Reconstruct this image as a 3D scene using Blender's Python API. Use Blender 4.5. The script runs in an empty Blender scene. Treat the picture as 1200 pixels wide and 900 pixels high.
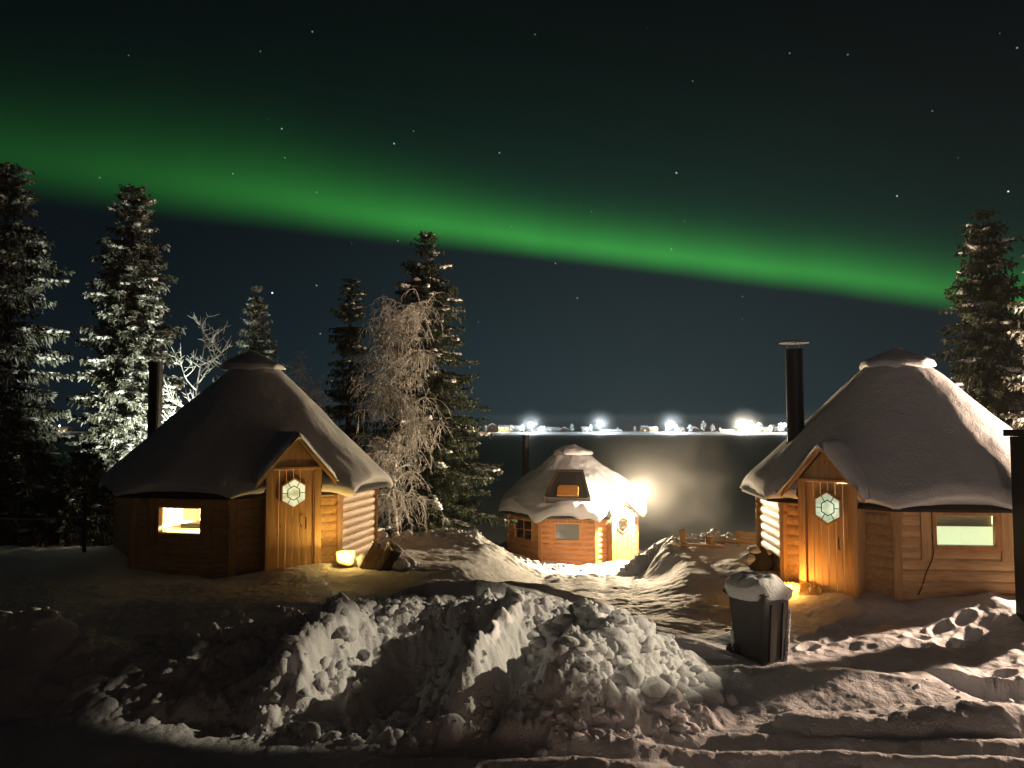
import bpy, bmesh, math, random
import numpy as np
from mathutils import Vector, Matrix

# ------------------------------------------------------------------ camera, sky, lights, exposure
SC = bpy.context.scene
COL = SC.collection
R_ = math.radians
F_PX = 905.0
PITCH = R_(3.225)
CAM_Z = 5.0

cam_d = bpy.data.cameras.new("camera")
cam_d.sensor_width = 36.0
cam_d.lens = 36.0 * F_PX / 1200.0
cam_d.clip_start = 0.05
cam_d.clip_end = 9000
cam = bpy.data.objects.new("camera", cam_d)
cam.location = (0, 0, CAM_Z)
cam.rotation_euler = (math.pi / 2 + PITCH, 0, 0)
COL.objects.link(cam)
SC.camera = cam

SC.view_settings.view_transform = 'Standard'
SC.view_settings.look = 'None'
SC.view_settings.exposure = 0.0
SC.view_settings.gamma = 1.0
SC.view_settings.use_curve_mapping = False
SC.render.engine = 'CYCLES'
cy = SC.cycles
cy.use_denoising = True
cy.max_bounces = 6
cy.diffuse_bounces = 3
cy.glossy_bounces = 2
cy.transmission_bounces = 4
cy.volume_bounces = 0
cy.transparent_max_bounces = 12
cy.sample_clamp_indirect = 3.0
cy.caustics_reflective = False
cy.caustics_refractive = False

world = bpy.data.worlds.new("World")
SC.world = world
world.use_nodes = True


class NG:
    """tiny node-graph helper"""
    def __init__(self, tree):
        self.t = tree
        self.n = tree.nodes
        self.l = tree.links

    def new(self, kind, **kw):
        nd = self.n.new(kind)
        for k, v in kw.items():
            setattr(nd, k, v)
        return nd

    def put(self, sock, v):
        if isinstance(v, bpy.types.NodeSocket):
            self.l.new(v, sock)
        elif isinstance(v, (tuple, list)) and len(v) == 3 and sock.type == 'RGBA':
            sock.default_value = (*v, 1)
        else:
            sock.default_value = v

    def m(self, op, a, b=None, c=None, clamp=False):
        nd = self.new('ShaderNodeMath', operation=op, use_clamp=clamp)
        for i, v in enumerate((a, b, c)):
            if v is not None:
                self.put(nd.inputs[i], v)
        return nd.outputs[0]

    def add(self, *v):
        r = v[0]
        for x in v[1:]:
            r = self.m('ADD', r, x)
        return r

    def mul(self, *v):
        r = v[0]
        for x in v[1:]:
            r = self.m('MULTIPLY', r, x)
        return r

    def sub(self, a, b): return self.m('SUBTRACT', a, b)

    def exp(self, a): return self.m('EXPONENT', a)

    def smooth(self, v, lo, hi, a=0.0, b=1.0):
        nd = self.new('ShaderNodeMapRange', interpolation_type='SMOOTHSTEP')
        for i, x in enumerate((v, lo, hi, a, b)):
            self.put(nd.inputs[i], x)
        return nd.outputs[0]

    def vscale(self, col, f):
        nd = self.new('ShaderNodeVectorMath', operation='SCALE')
        self.put(nd.inputs[0], col)
        self.put(nd.inputs['Scale'], f)
        return nd.outputs[0]

    def vadd(self, *v):
        r = v[0]
        for x in v[1:]:
            nd = self.new('ShaderNodeVectorMath', operation='ADD')
            self.put(nd.inputs[0], r)
            self.put(nd.inputs[1], x)
            r = nd.outputs[0]
        return r

    def mix(self, f, a, b):
        nd = self.new('ShaderNodeMix', data_type='RGBA')
        self.put(nd.inputs[0], f)
        self.put(nd.inputs[6], a)
        self.put(nd.inputs[7], b)
        return nd.outputs[2]

    def noise(self, vec, scale, detail=3, rough=0.55, out=0):
        nd = self.new('ShaderNodeTexNoise')
        if vec is not None:
            self.l.new(vec, nd.inputs['Vector'])
        nd.inputs['Scale'].default_value = scale
        nd.inputs['Detail'].default_value = detail
        nd.inputs['Roughness'].default_value = rough
        return nd.outputs[out]

    def mapping(self, vec, scale=(1, 1, 1)):
        nd = self.new('ShaderNodeMapping')
        self.l.new(vec, nd.inputs[0])
        nd.inputs['Scale'].default_value = scale
        return nd.outputs[0]

    def ramp(self, f, stops):
        nd = self.new('ShaderNodeValToRGB')
        self.put(nd.inputs[0], f)
        e = nd.color_ramp.elements
        while len(e) < len(stops):
            e.new(0.5)
        for el, (p, c) in zip(e, stops):
            el.position = p
            el.color = (*c, 1)
        return nd.outputs[0]


def build_world():
    g = NG(world.node_tree)
    for n in list(g.n):
        g.n.remove(n)
    tc = g.new('ShaderNodeTexCoord').outputs['Generated']
    nrm = g.new('ShaderNodeVectorMath', operation='NORMALIZE')
    g.l.new(tc, nrm.inputs[0])
    d = nrm.outputs[0]
    sep = g.new('ShaderNodeSeparateXYZ')
    g.l.new(d, sep.inputs[0])
    x, y, z = sep.outputs
    az = g.mul(g.m('ARCTAN2', x, y), 57.29578)
    el = g.mul(g.m('ARCSINE', z), 57.29578)
    elp = g.m('MAXIMUM', el, 0.0)
    # --- night sky gradient with the town's glow low over the lake
    gl = g.exp(g.mul(g.m('POWER', g.mul(g.sub(az, 7.0), 1 / 25.0), 2.0), -1.0))
    gl = g.add(g.mul(gl, 0.9), 0.10)
    low = g.mul(g.exp(g.mul(elp, -1 / 3.0)), 0.45)
    mid = g.exp(g.mul(g.m('POWER', g.mul(elp, 1 / 15.0), 2.0), -1.0))
    high = g.exp(g.mul(elp, -1 / 17.0))
    sky = g.vadd(
        g.vscale((0.020, 0.025, 0.026), g.mul(low, gl)),
        g.vscale((0.012, 0.025, 0.028), g.mul(mid, gl)),
        g.vscale((0.0022, 0.0050, 0.0085), high),
        (0.0006, 0.0012, 0.0018))
    # --- aurora arc
    nz = g.sub(g.noise(g.mapping(d, (3, 3, 1.5)), 2.0, 2), 0.5)
    el0 = g.add(g.mul(az, -0.116), g.mul(az, az, -0.0020), 13.0, g.mul(nz, 0.4))
    dd = g.sub(el, el0)
    left = g.smooth(az, 6.0, -30.0)
    edge = g.smooth(dd, g.add(-0.6, g.mul(left, -0.4)), g.add(1.25, g.mul(left, 1.3)))
    dp = g.m('MAXIMUM', dd, 0.0)
    core = g.mul(g.exp(g.mul(g.m('POWER', g.m('DIVIDE', g.m('MAXIMUM', g.sub(dd, 1.0), 0.0), g.add(1.55, g.mul(left, 1.5))), 1.4), -1.0)), 0.78)
    tail = g.mul(g.exp(g.mul(dp, -1 / 6.0)), 0.27)
    amp = g.add(0.22, g.mul(g.smooth(az, -38.0, 0.0), 0.78))
    amp = g.mul(amp, g.sub(1.0, g.mul(g.smooth(az, 14.0, 36.0), 0.35)))
    amp = g.mul(amp, g.smooth(g.m('ABSOLUTE', az), 85.0, 45.0))
    rays = g.add(0.86, g.mul(g.noise(g.mapping(d, (9, 9, 0.6)), 2.0, 3), 0.28))
    ai = g.mul(edge, amp, rays)
    aur = g.vadd(g.vscale((0.036, 0.320, 0.034), g.mul(ai, core)),
                 g.vscale((0.004, 0.105, 0.032), g.mul(ai, tail)))
    # --- stars
    stars = None
    for sc, thr, rad, amp_s in ((16.0, 0.82, 0.028, 4.0), (34.0, 0.82, 0.050, 1.6), (70.0, 0.86, 0.095, 0.45)):
        v = g.new('ShaderNodeTexVoronoi')
        g.l.new(d, v.inputs['Vector'])
        v.inputs['Scale'].default_value = sc
        sc_c = g.new('ShaderNodeSeparateColor')
        g.l.new(v.outputs['Color'], sc_c.inputs[0])
        on = g.m('GREATER_THAN', sc_c.outputs[0], thr)
        dot = g.smooth(v.outputs['Distance'], rad, rad * 0.35)
        s = g.mul(on, dot, g.add(0.25, sc_c.outputs[1]), amp_s)
        stars = s if stars is None else g.add(stars, s)
    stars = g.mul(stars, g.smooth(el, 3.0, 12.0))
    tot = g.vadd(sky, aur, g.vscale((0.85, 0.95, 1.0), stars))
    bg = g.new('ShaderNodeBackground')
    g.l.new(tot, bg.inputs[0])
    bg.inputs[1].default_value = 1.0
    # the faint light left in the real sky long after sunset
    ns = g.new('ShaderNodeTexSky', sky_type='NISHITA', sun_disc=False)
    ns.sun_elevation = R_(-9)
    ns.sun_rotation = R_(200)
    b2 = g.new('ShaderNodeBackground')
    g.l.new(ns.outputs[0], b2.inputs[0])
    b2.inputs[1].default_value = 0.05
    ad = g.new('ShaderNodeAddShader')
    g.l.new(bg.outputs[0], ad.inputs[0])
    g.l.new(b2.outputs[0], ad.inputs[1])
    out = g.new('ShaderNodeOutputWorld')
    g.l.new(ad.outputs[0], out.inputs[0])
    world.cycles.sampling_method = 'MANUAL'
    world.cycles.sample_map_resolution = 512


build_world()


def point_light(name, loc, power, color, radius=0.05):
    l = bpy.data.lights.new(name, 'POINT')
    l.energy = power
    l.color = color
    l.shadow_soft_size = radius
    o = bpy.data.objects.new(name, l)
    o.location = loc
    COL.objects.link(o)
    return o


def spot_light(name, loc, target, power, color, angle, blend=0.3, radius=0.08):
    l = bpy.data.lights.new(name, 'SPOT')
    l.energy = power
    l.color = color
    l.spot_size = R_(angle)
    l.spot_blend = blend
    l.shadow_soft_size = radius
    o = bpy.data.objects.new(name, l)
    o.location = loc
    o.rotation_euler = (Vector(target) - Vector(loc)).to_track_quat('-Z', 'Y').to_euler()
    COL.objects.link(o)
    return o


# yard lamp standing beyond the right edge of the picture
point_light("yard_light", (10.4, 11.3, 4.6), 5400, (1.0, 0.69, 0.49), 0.10)
spot_light("heap_spot", (11.0, 8.3, 7.4), (0.62, 8.00, 2.86), 4500, (1.0, 0.84, 0.59), 11.4, 0.40, 0.06)  # added spot, cone narrowed to rake the snow heap alone
# lamp over the entrance of the lake hut
point_light("porch_light", (3.62, 22.0, 2.95), 5200, (1.0, 0.76, 0.47), 0.09)
# floodlight behind the left hut, washing the trees
spot_light("tree_flood", (-7.5, 16.7, 3.8), (-9.2, 19.3, 5.9), 2300, (0.96, 1.0, 0.76), 74, 0.8, 0.1)
# unseen fill spot behind the camera, kept off the near bank by a blocker
spot_light("rear_fill", (2.0, -3.5, 7.5), (6.0, 13.0, 4.5), 480, (1.0, 0.84, 0.74), 54, 1.0, 0.4)

# ------------------------------------------------------------------ helpers


def tag(o, label=None, cat=None, group=None, kind=None):
    if label: o["label"] = label
    if cat: o["category"] = cat
    if group: o["group"] = group
    if kind: o["kind"] = kind
    return o


def empty(name, loc=(0, 0, 0), rz=0.0):
    o = bpy.data.objects.new(name, None)
    o.location = loc
    o.rotation_euler = (0, 0, rz)
    o.empty_display_size = 0.2
    COL.objects.link(o)
    return o


def copy_tree(o, parent=None):
    c = o.copy()
    COL.objects.link(c)
    c.parent = parent
    for ch in list(o.children):
        copy_tree(ch, c)
    return c


def at(px, py, Y):
    """point at depth Y (metres north of the camera) seen at photo pixel px,py"""
    u = (px - 600) / F_PX
    v = (450 - py) / F_PX
    c, s = math.cos(PITCH), math.sin(PITCH)
    dy, dz = c - v * s, s + v * c
    return Vector((u / dy * Y, Y, CAM_Z + dz / dy * Y))


class MB:
    """collects shapes and links them as one mesh object"""
    def __init__(self):
        self.v = []
        self.f = []

    def add(self, vs, fs, mat=None):
        o = len(self.v)
        if mat is not None:
            vs = [mat @ Vector(p) for p in vs]
        self.v.extend([tuple(p) for p in vs])
        self.f.extend([tuple(i + o for i in f) for f in fs])

    def box(self, c, s, mat=None, rot=None):
        x, y, z = s[0] / 2, s[1] / 2, s[2] / 2
        vs = [Vector(p) for p in ((-x, -y, -z), (x, -y, -z), (x, y, -z), (-x, y, -z), (-x, -y, z), (x, -y, z), (x, y, z), (-x, y, z))]
        if rot is not None:
            vs = [rot @ p for p in vs]
        vs = [p + Vector(c) for p in vs]
        self.add(vs, [(0, 3, 2, 1), (4, 5, 6, 7), (0, 1, 5, 4), (1, 2, 6, 5), (2, 3, 7, 6), (3, 0, 4, 7)], mat)

    def prism(self, poly, d0, d1, axis_fn):
        """extrude a 2-D polygon; axis_fn(a, b, d) -> 3-D point"""
        n = len(poly)
        vs = [axis_fn(a, b, d0) for a, b in poly] + [axis_fn(a, b, d1) for a, b in poly]
        fs = [tuple(range(n))[::-1], tuple(range(n, 2 * n))] + [(i, (i + 1) % n, n + (i + 1) % n, n + i) for i in range(n)]
        self.add(vs, fs)

    def tube(self, pts, radii, n=8, cap=True):
        pts = [Vector(p) for p in pts]
        rings = []
        for i, p in enumerate(pts):
            t = (pts[min(i + 1, len(pts) - 1)] - pts[max(i - 1, 0)])
            if t.length < 1e-9: t = Vector((0, 0, 1))
            t.normalize()
            a = t.cross(Vector((0, 0, 1)) if abs(t.z) < 0.9 else Vector((1, 0, 0))).normalized()
            b = t.cross(a)
            r = radii[i] if isinstance(radii, (list, tuple)) else radii
            rings.append([p + (a * math.cos(2 * math.pi * k / n) + b * math.sin(2 * math.pi * k / n)) * r for k in range(n)])
        vs = [p for r in rings for p in r]
        fs = []
        for i in range(len(rings) - 1):
            for k in range(n):
                a = i * n + k
                b = i * n + (k + 1) % n
                fs.append((a, b, b + n, a + n))
        if cap:
            fs.append(tuple(range(n))[::-1])
            fs.append(tuple(range(len(vs) - n, len(vs))))
        self.add(vs, fs)

    def lathe(self, c, prof, n=24, ang=None):
        vs = []
        for r, z in prof:
            for k in range(n):
                t = 2 * math.pi * k / n
                vs.append((c[0] + r * math.cos(t), c[1] + r * math.sin(t), c[2] + z))
        fs = []
        for i in range(len(prof) - 1):
            for k in range(n):
                a = i * n + k
                b = i * n + (k + 1) % n
                fs.append((a, b, b + n, a + n))
        fs.append(tuple(range(n))[::-1])
        fs.append(tuple(range(len(vs) - n, len(vs))))
        self.add(vs, fs)

    def blob(self, c, s, rng, sub=2, jag=0.18, flat=None):
        vs, fs = ICO[sub]
        ph = [rng.uniform(0, 6.28) for _ in range(6)]
        rz = rng.uniform(0, 6.28)
        cr, sr = math.cos(rz), math.sin(rz)
        out = []
        for p in vs:
            k = 1 + jag * (math.sin(3 * p[0] + ph[0]) * math.sin(2.6 * p[1] + ph[1]) + 0.7 * math.sin(4.3 * p[2] + ph[2] + p[0] * 2) + 0.5 * math.sin(6 * p[1] + ph[3]) * math.sin(5.5 * p[0] + ph[4]))
            q = (p[0] * k * s[0], p[1] * k * s[1], p[2] * k * s[2])
            if flat is not None and q[2] < flat * s[2]:
                q = (q[0], q[1], flat * s[2])
            out.append((c[0] + q[0] * cr - q[1] * sr, c[1] + q[0] * sr + q[1] * cr, c[2] + q[2]))
        self.add(out, fs)

    def build(self, name, mat, parent=None, smooth=False, bevel=0.0):
        me = bpy.data.meshes.new(name)
        me.from_pydata(self.v, [], self.f)
        me.materials.append(mat)
        if smooth:
            me.polygons.foreach_set('use_smooth', [True] * len(me.polygons))
        me.update()
        o = bpy.data.objects.new(name, me)
        COL.objects.link(o)
        o.parent = parent
        if bevel:
            b = o.modifiers.new('bevel', 'BEVEL')
            b.width = bevel
            b.segments = 2
            b.limit_method = 'ANGLE'
        return o


def np_mesh(name, V, Fq, mat, parent=None, smooth=True):
    """fast mesh from numpy quads/tris"""
    me = bpy.data.meshes.new(name)
    V = np.ascontiguousarray(V, dtype=np.float32)
    Fq = np.ascontiguousarray(Fq, dtype=np.int32)
    k = Fq.shape[1]
    me.vertices.add(len(V))
    me.vertices.foreach_set('co', V.ravel())
    me.loops.add(Fq.size)
    me.loops.foreach_set('vertex_index', Fq.ravel())
    me.polygons.add(len(Fq))
    me.polygons.foreach_set('loop_start', np.arange(0, Fq.size, k, dtype=np.int32))
    me.polygons.foreach_set('loop_total', np.full(len(Fq), k, dtype=np.int32))
    if smooth:
        me.polygons.foreach_set('use_smooth', np.ones(len(Fq), dtype=bool))
    me.materials.append(mat)
    me.update(calc_edges=True)
    me.validate()
    o = bpy.data.objects.new(name, me)
    COL.objects.link(o)
    o.parent = parent
    return o


def make_ico(sub):
    bm = bmesh.new()
    bmesh.ops.create_icosphere(bm, subdivisions=sub, radius=1)
    bm.verts.ensure_lookup_table()
    r = ([tuple(v.co) for v in bm.verts], [tuple(v.index for v in f.verts) for f in bm.faces])
    bm.free()
    return r


ICO = {1: make_ico(1), 2: make_ico(2), 3: make_ico(3)}


# numpy value noise ------------------------------------------------------
_rs = np.random.RandomState(7)
_perm = _rs.rand(512, 512).astype(np.float32)


def vnoise(x, y):
    xi = np.floor(x).astype(np.int64)
    yi = np.floor(y).astype(np.int64)
    fx = x - xi
    fy = y - yi
    fx = fx * fx * fx * (fx * (fx * 6 - 15) + 10)
    fy = fy * fy * fy * (fy * (fy * 6 - 15) + 10)
    a = _perm[xi % 512, yi % 512]
    b = _perm[(xi + 1) % 512, yi % 512]
    c = _perm[xi % 512, (yi + 1) % 512]
    d = _perm[(xi + 1) % 512, (yi + 1) % 512]
    return (a * (1 - fx) + b * fx) * (1 - fy) + (c * (1 - fx) + d * fx) * fy - 0.5


def fbm(x, y, sc, octv=4, gain=0.5, off=0.0):
    r = 0
    a = 1.0
    for k in range(octv):
        ca, sa = math.cos(k * 0.9), math.sin(k * 0.9)
        r = r + a * vnoise((x * ca - y * sa) * sc + off + 17.3 * k, (x * sa + y * ca) * sc + off * 1.7 + 9.1 * k)
        a *= gain
        sc *= 2.03
    return r


def sstep(a, b, x):
    t = np.clip((x - a) / (b - a), 0, 1)
    return t * t * (3 - 2 * t)


# ------------------------------------------------------------------ materials
def principled(name, base, rough=0.8, build=None, spec=0.3, metallic=0.0):
    m = bpy.data.materials.new(name)
    m.use_nodes = True
    g = NG(m.node_tree)
    b = g.n['Principled BSDF']
    b.inputs['Base Color'].default_value = (*base, 1)
    b.inputs['Roughness'].default_value = rough
    b.inputs['Specular IOR Level'].default_value = spec
    b.inputs['Metallic'].default_value = metallic
    if build:
        build(g, b)
    return m


def coords(g, kind='Object'):
    return g.new('ShaderNodeTexCoord').outputs[kind]


def bump(g, b, h, strength, dist):
    bp = g.new('ShaderNodeBump')
    bp.inputs['Strength'].default_value = strength
    bp.inputs['Distance'].default_value = dist
    g.l.new(h, bp.inputs['Height'])
    g.l.new(bp.outputs[0], b.inputs['Normal'])


def snow_build(s1, s2, strength, dist, col0=(0.72, 0.74, 0.78), col1=(0.86, 0.86, 0.87)):
    def f(g, b):
        c = g.new('ShaderNodeNewGeometry').outputs['Position']
        n1 = g.noise(c, s1, 5, 0.6)
        n2 = g.noise(c, s2, 3, 0.6)
        bump(g, b, g.add(g.mul(n1, 0.7), g.mul(n2, 0.3)), strength, dist)
        g.l.new(g.mix(g.noise(c, s1 * 0.35, 3), col0, col1), b.inputs['Base Color'])
    return f


M = {}
M['snow'] = principled('snow', (0.82, 0.82, 0.84), 0.75, snow_build(9, 45, 0.7, 0.05), 0.25)
M['packed_snow'] = principled('packed_snow', (0.7, 0.7, 0.72), 0.65, snow_build(5, 30, 0.8, 0.06), 0.3)
M['roof_snow'] = principled('roof_snow', (0.8, 0.8, 0.82), 0.8, snow_build(3.5, 40, 0.8, 0.06, (0.62, 0.63, 0.66), (0.87, 0.87, 0.88)), 0.2)
M['lake_snow'] = principled('lake_snow', (0.6, 0.62, 0.65), 0.6, None, 0.6)


def lake_build(g, b):
    c = g.new('ShaderNodeNewGeometry').outputs['Position']
    n = g.noise(g.mapping(c, (0.35, 1.6, 1)), 0.25, 5, 0.6)
    n2 = g.noise(g.mapping(c, (0.05, 0.3, 1)), 0.25, 3, 0.5)
    g.l.new(g.mix(g.add(g.mul(n, 0.6), g.mul(n2, 0.5)), (0.60, 0.64, 0.69), (0.86, 0.88, 0.91)), b.inputs['Base Color'])
    bump(g, b, n, 0.25, 0.12)
    g.put(b.inputs['Roughness'], g.add(0.60, g.mul(g.smooth(g.add(g.mul(n, .6), g.mul(n2, .4)), .35, .65), 0.26)))


lake_build(NG(M['lake_snow'].node_tree), M['lake_snow'].node_tree.nodes['Principled BSDF'])


def wood_build(c0, c1, axis, grain=1.0, knots=True, frost=0.0):
    def f(g, b):
        c = coords(g)
        sc = {'x': (0.6, 9, 9), 'z': (9, 9, 0.6)}[axis]
        oi = g.new('ShaderNodeObjectInfo').outputs['Random']
        w = g.noise(g.mapping(c, sc), 3.0 * grain, 5, 0.65)
        w2 = g.noise(c, 1.2, 3)
        fac = g.add(g.mul(w, 0.75), g.mul(w2, 0.35), g.mul(oi, 0.15))
        col = g.ramp(fac, [(0.32, c0), (0.72, c1)])
        if knots:
            v = g.new('ShaderNodeTexVoronoi')
            g.l.new(g.mapping(c, {'x': (1.6, 5, 5), 'z': (5, 5, 1.6)}[axis]), v.inputs['Vector'])
            v.inputs['Scale'].default_value = 1.3
            kn = g.smooth(v.outputs['Distance'], 0.10, 0.03)
            col = g.mix(g.mul(kn, 0.6), col, tuple(x * 0.35 for x in c0))
        if frost:
            ge = g.new('ShaderNodeNewGeometry')
            sp = g.new('ShaderNodeSeparateXYZ')
            g.l.new(ge.outputs['Normal'], sp.inputs[0])
            fz = g.smooth(sp.outputs[2], 0.15, 0.75)
            fn = g.smooth(g.noise(ge.outputs['Position'], 4.0, 4), 0.42, 0.62)
            col = g.mix(g.mul(fz, fn, frost), col, (0.72, 0.72, 0.73))
        g.l.new(col, b.inputs['Base Color'])
        bump(g, b, w, 0.7, 0.012)
    return f


M['log'] = principled('pine_log', (0.42, 0.26, 0.12), 0.55, wood_build((0.27, 0.13, 0.042), (0.62, 0.40, 0.20), 'x', frost=0.55), 0.35)
M['plank'] = principled('pine_plank', (0.42, 0.26, 0.12), 0.55, wood_build((0.25, 0.12, 0.04), (0.56, 0.35, 0.165), 'z'), 0.35)
M['red_log'] = principled('stained_log', (0.4, 0.2, 0.08), 0.5, wood_build((0.22, 0.08, 0.025), (0.50, 0.22, 0.075), 'x', frost=0.3), 0.35)
M['red_plank'] = principled('stained_plank', (0.4, 0.2, 0.08), 0.5, wood_build((0.22, 0.08, 0.025), (0.50, 0.23, 0.08), 'z'), 0.35)
M['dark_wood'] = principled('dark_wood', (0.06, 0.04, 0.03), 0.7, wood_build((0.03, 0.02, 0.015), (0.09, 0.06, 0.04), 'z'), 0.3)
M['cut_wood'] = principled('cut_wood', (0.5, 0.34, 0.17), 0.7, wood_build((0.38, 0.22, 0.09), (0.6, 0.42, 0.22), 'z'), 0.2)
M['shingle'] = principled('roof_felt', (0.03, 0.026, 0.024), 0.85)
M['black_metal'] = principled('black_metal', (0.018, 0.018, 0.02), 0.5, lambda g, b: bump(g, b, g.noise(coords(g), 30, 3), 0.2, 0.005), 0.4)
M['grey_metal'] = principled('grey_metal', (0.42, 0.42, 0.43), 0.4, lambda g, b: bump(g, b, g.noise(coords(g), 40, 3), 0.15, 0.003), 0.5, 0.7)
M['black_paint'] = principled('black_paint', (0.012, 0.012, 0.013), 0.6, lambda g, b: bump(g, b, g.noise(coords(g), 25, 3), 0.2, 0.006), 0.3)
M['bin_plastic'] = principled('bin_plastic', (0.05, 0.052, 0.055), 0.55, lambda g, b: (bump(g, b, g.noise(coords(g), 60, 3), 0.2, 0.003), g.l.new(g.mix(g.noise(coords(g), 3, 4), (0.035, 0.036, 0.04), (0.085, 0.085, 0.085)), b.inputs['Base Color'])), 0.4)
M['lead'] = principled('lead_came', (0.02, 0.02, 0.02), 0.5)
M['cable'] = principled('cable', (0.05, 0.03, 0.018), 0.6)
M['rope'] = principled('rope', (0.4, 0.37, 0.33), 0.9)
M['white_cloth'] = principled('white_cloth', (0.8, 0.8, 0.78), 0.9, lambda g, b: bump(g, b, g.noise(g.mapping(coords(g), (6, 6, 1)), 3, 3), 0.4, 0.03))
M['dark_cloth'] = principled('dark_cloth', (0.06, 0.07, 0.065), 0.9)
M['grey_blind'] = principled('grey_blind', (0.22, 0.25, 0.23), 0.8)
M['interior'] = principled('interior_board', (0.62, 0.55, 0.40), 0.7, wood_build((0.5, 0.40, 0.24), (0.7, 0.6, 0.42), 'x', 1.0, False))
M['interior_pale'] = principled('interior_pale', (0.75, 0.80, 0.74), 0.8, lambda g, b: bump(g, b, g.noise(coords(g), 4, 3), 0.2, 0.03))
M['bark'] = principled('bark', (0.07, 0.055, 0.045), 0.9, lambda g, b: bump(g, b, g.noise(g.mapping(coords(g), (5, 5, 1)), 4, 5), 0.8, 0.05))


def birch_build(g, b):
    c = coords(g)
    n = g.noise(g.mapping(c, (2, 2, 9)), 2.2, 4)
    g.l.new(g.ramp(n, [(0.40, (0.06, 0.05, 0.045)), (0.52, (0.42, 0.39, 0.35))]), b.inputs['Base Color'])


M['birch_bark'] = principled('birch_bark', (0.4, 0.38, 0.34), 0.8, birch_build)


def needles_build(c0, c1, frost, amount):
    def f(g, b):
        c = g.new('ShaderNodeNewGeometry').outputs['Position']
        n = g.noise(c, 2.6, 4)
        n2 = g.noise(c, 14, 3)
        col = g.mix(n2, c0, c1)
        fr = g.smooth(g.add(g.mul(n, 0.55), g.mul(n2, 0.45)), 0.62 - 0.25 * amount, 0.72 - 0.15 * amount)
        g.l.new(g.mix(fr, col, frost), b.inputs['Base Color'])
        t = g.new('ShaderNodeBsdfTranslucent')
        t.inputs[0].default_value = (*c1, 1)
    return f


M['needles'] = principled('needles', (0.04, 0.06, 0.035), 0.8, needles_build((0.022, 0.034, 0.02), (0.06, 0.075, 0.04), (0.42, 0.43, 0.42), 0.35), 0.2)
M['frosted_needles'] = principled('frosted_needles', (0.1, 0.1, 0.09), 0.8, needles_build((0.035, 0.042, 0.028), (0.11, 0.11, 0.08), (0.55, 0.56, 0.54), 0.65), 0.2)
M['frost_twig'] = principled('frost_twig', (0.5, 0.47, 0.43), 0.85, lambda g, b: g.l.new(g.mix(g.noise(g.new('ShaderNodeNewGeometry').outputs['Position'], 5, 3), (0.22, 0.195, 0.175), (0.68, 0.66, 0.63)), b.inputs['Base Color']), 0.2)
M['rime'] = principled('rime', (0.75, 0.77, 0.78), 0.8, lambda g, b: bump(g, b, g.noise(coords(g), 3, 4), 0.6, 0.3), 0.2)
M['stone'] = principled('stone', (0.05, 0.045, 0.04), 0.85, lambda g, b: bump(g, b, g.noise(coords(g), 8, 5), 0.6, 0.05))
M['house_wall'] = principled('house_wall', (0.45, 0.42, 0.38), 0.8)
M['house_dark'] = principled('house_dark', (0.08, 0.05, 0.04), 0.8)
M['house_yellow'] = principled('house_yellow', (0.6, 0.45, 0.2), 0.8)


def emit(name, col, s):
    m = bpy.data.materials.new(name)
    m.use_nodes = True
    g = NG(m.node_tree)
    g.n.remove(g.n['Principled BSDF'])
    e = g.new('ShaderNodeEmission')
    e.inputs[0].default_value = (*col, 1)
    e.inputs[1].default_value = s
    g.l.new(e.outputs[0], g.n['Material Output'].inputs[0])
    return m


def glass(name, tint, gloss=0.06):
    m = bpy.data.materials.new(name)
    m.use_nodes = True
    g = NG(m.node_tree)
    g.n.remove(g.n['Principled BSDF'])
    t = g.new('ShaderNodeBsdfTransparent')
    t.inputs[0].default_value = (*tint, 1)
    gl = g.new('ShaderNodeBsdfGlossy')
    gl.inputs['Roughness'].default_value = 0.08
    mx = g.new('ShaderNodeMixShader')
    mx.inputs[0].default_value = gloss
    g.l.new(t.outputs[0], mx.inputs[1])
    g.l.new(gl.outputs[0], mx.inputs[2])
    g.l.new(mx.outputs[0], g.n['Material Output'].inputs[0])
    return m


def frosted(name, col, trans=0.75, clear=0.0):
    """milky sheet that lets light through from behind"""
    m = bpy.data.materials.new(name)
    m.use_nodes = True
    g = NG(m.node_tree)
    g.n.remove(g.n['Principled BSDF'])
    t = g.new('ShaderNodeBsdfTranslucent')
    t.inputs[0].default_value = (*col, 1)
    d = g.new('ShaderNodeBsdfDiffuse')
    d.inputs[0].default_value = (*col, 1)
    mx = g.new('ShaderNodeMixShader')
    mx.inputs[0].default_value = 1 - trans
    g.l.new(t.outputs[0], mx.inputs[1])
    g.l.new(d.outputs[0], mx.inputs[2])
    if clear:
        tr = g.new('ShaderNodeBsdfTransparent')
        m2 = g.new('ShaderNodeMixShader')
        m2.inputs[0].default_value = clear
        g.l.new(mx.outputs[0], m2.inputs[1])
        g.l.new(tr.outputs[0], m2.inputs[2])
        mx = m2
    g.l.new(mx.outputs[0], g.n['Material Output'].inputs[0])
    return m


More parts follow.
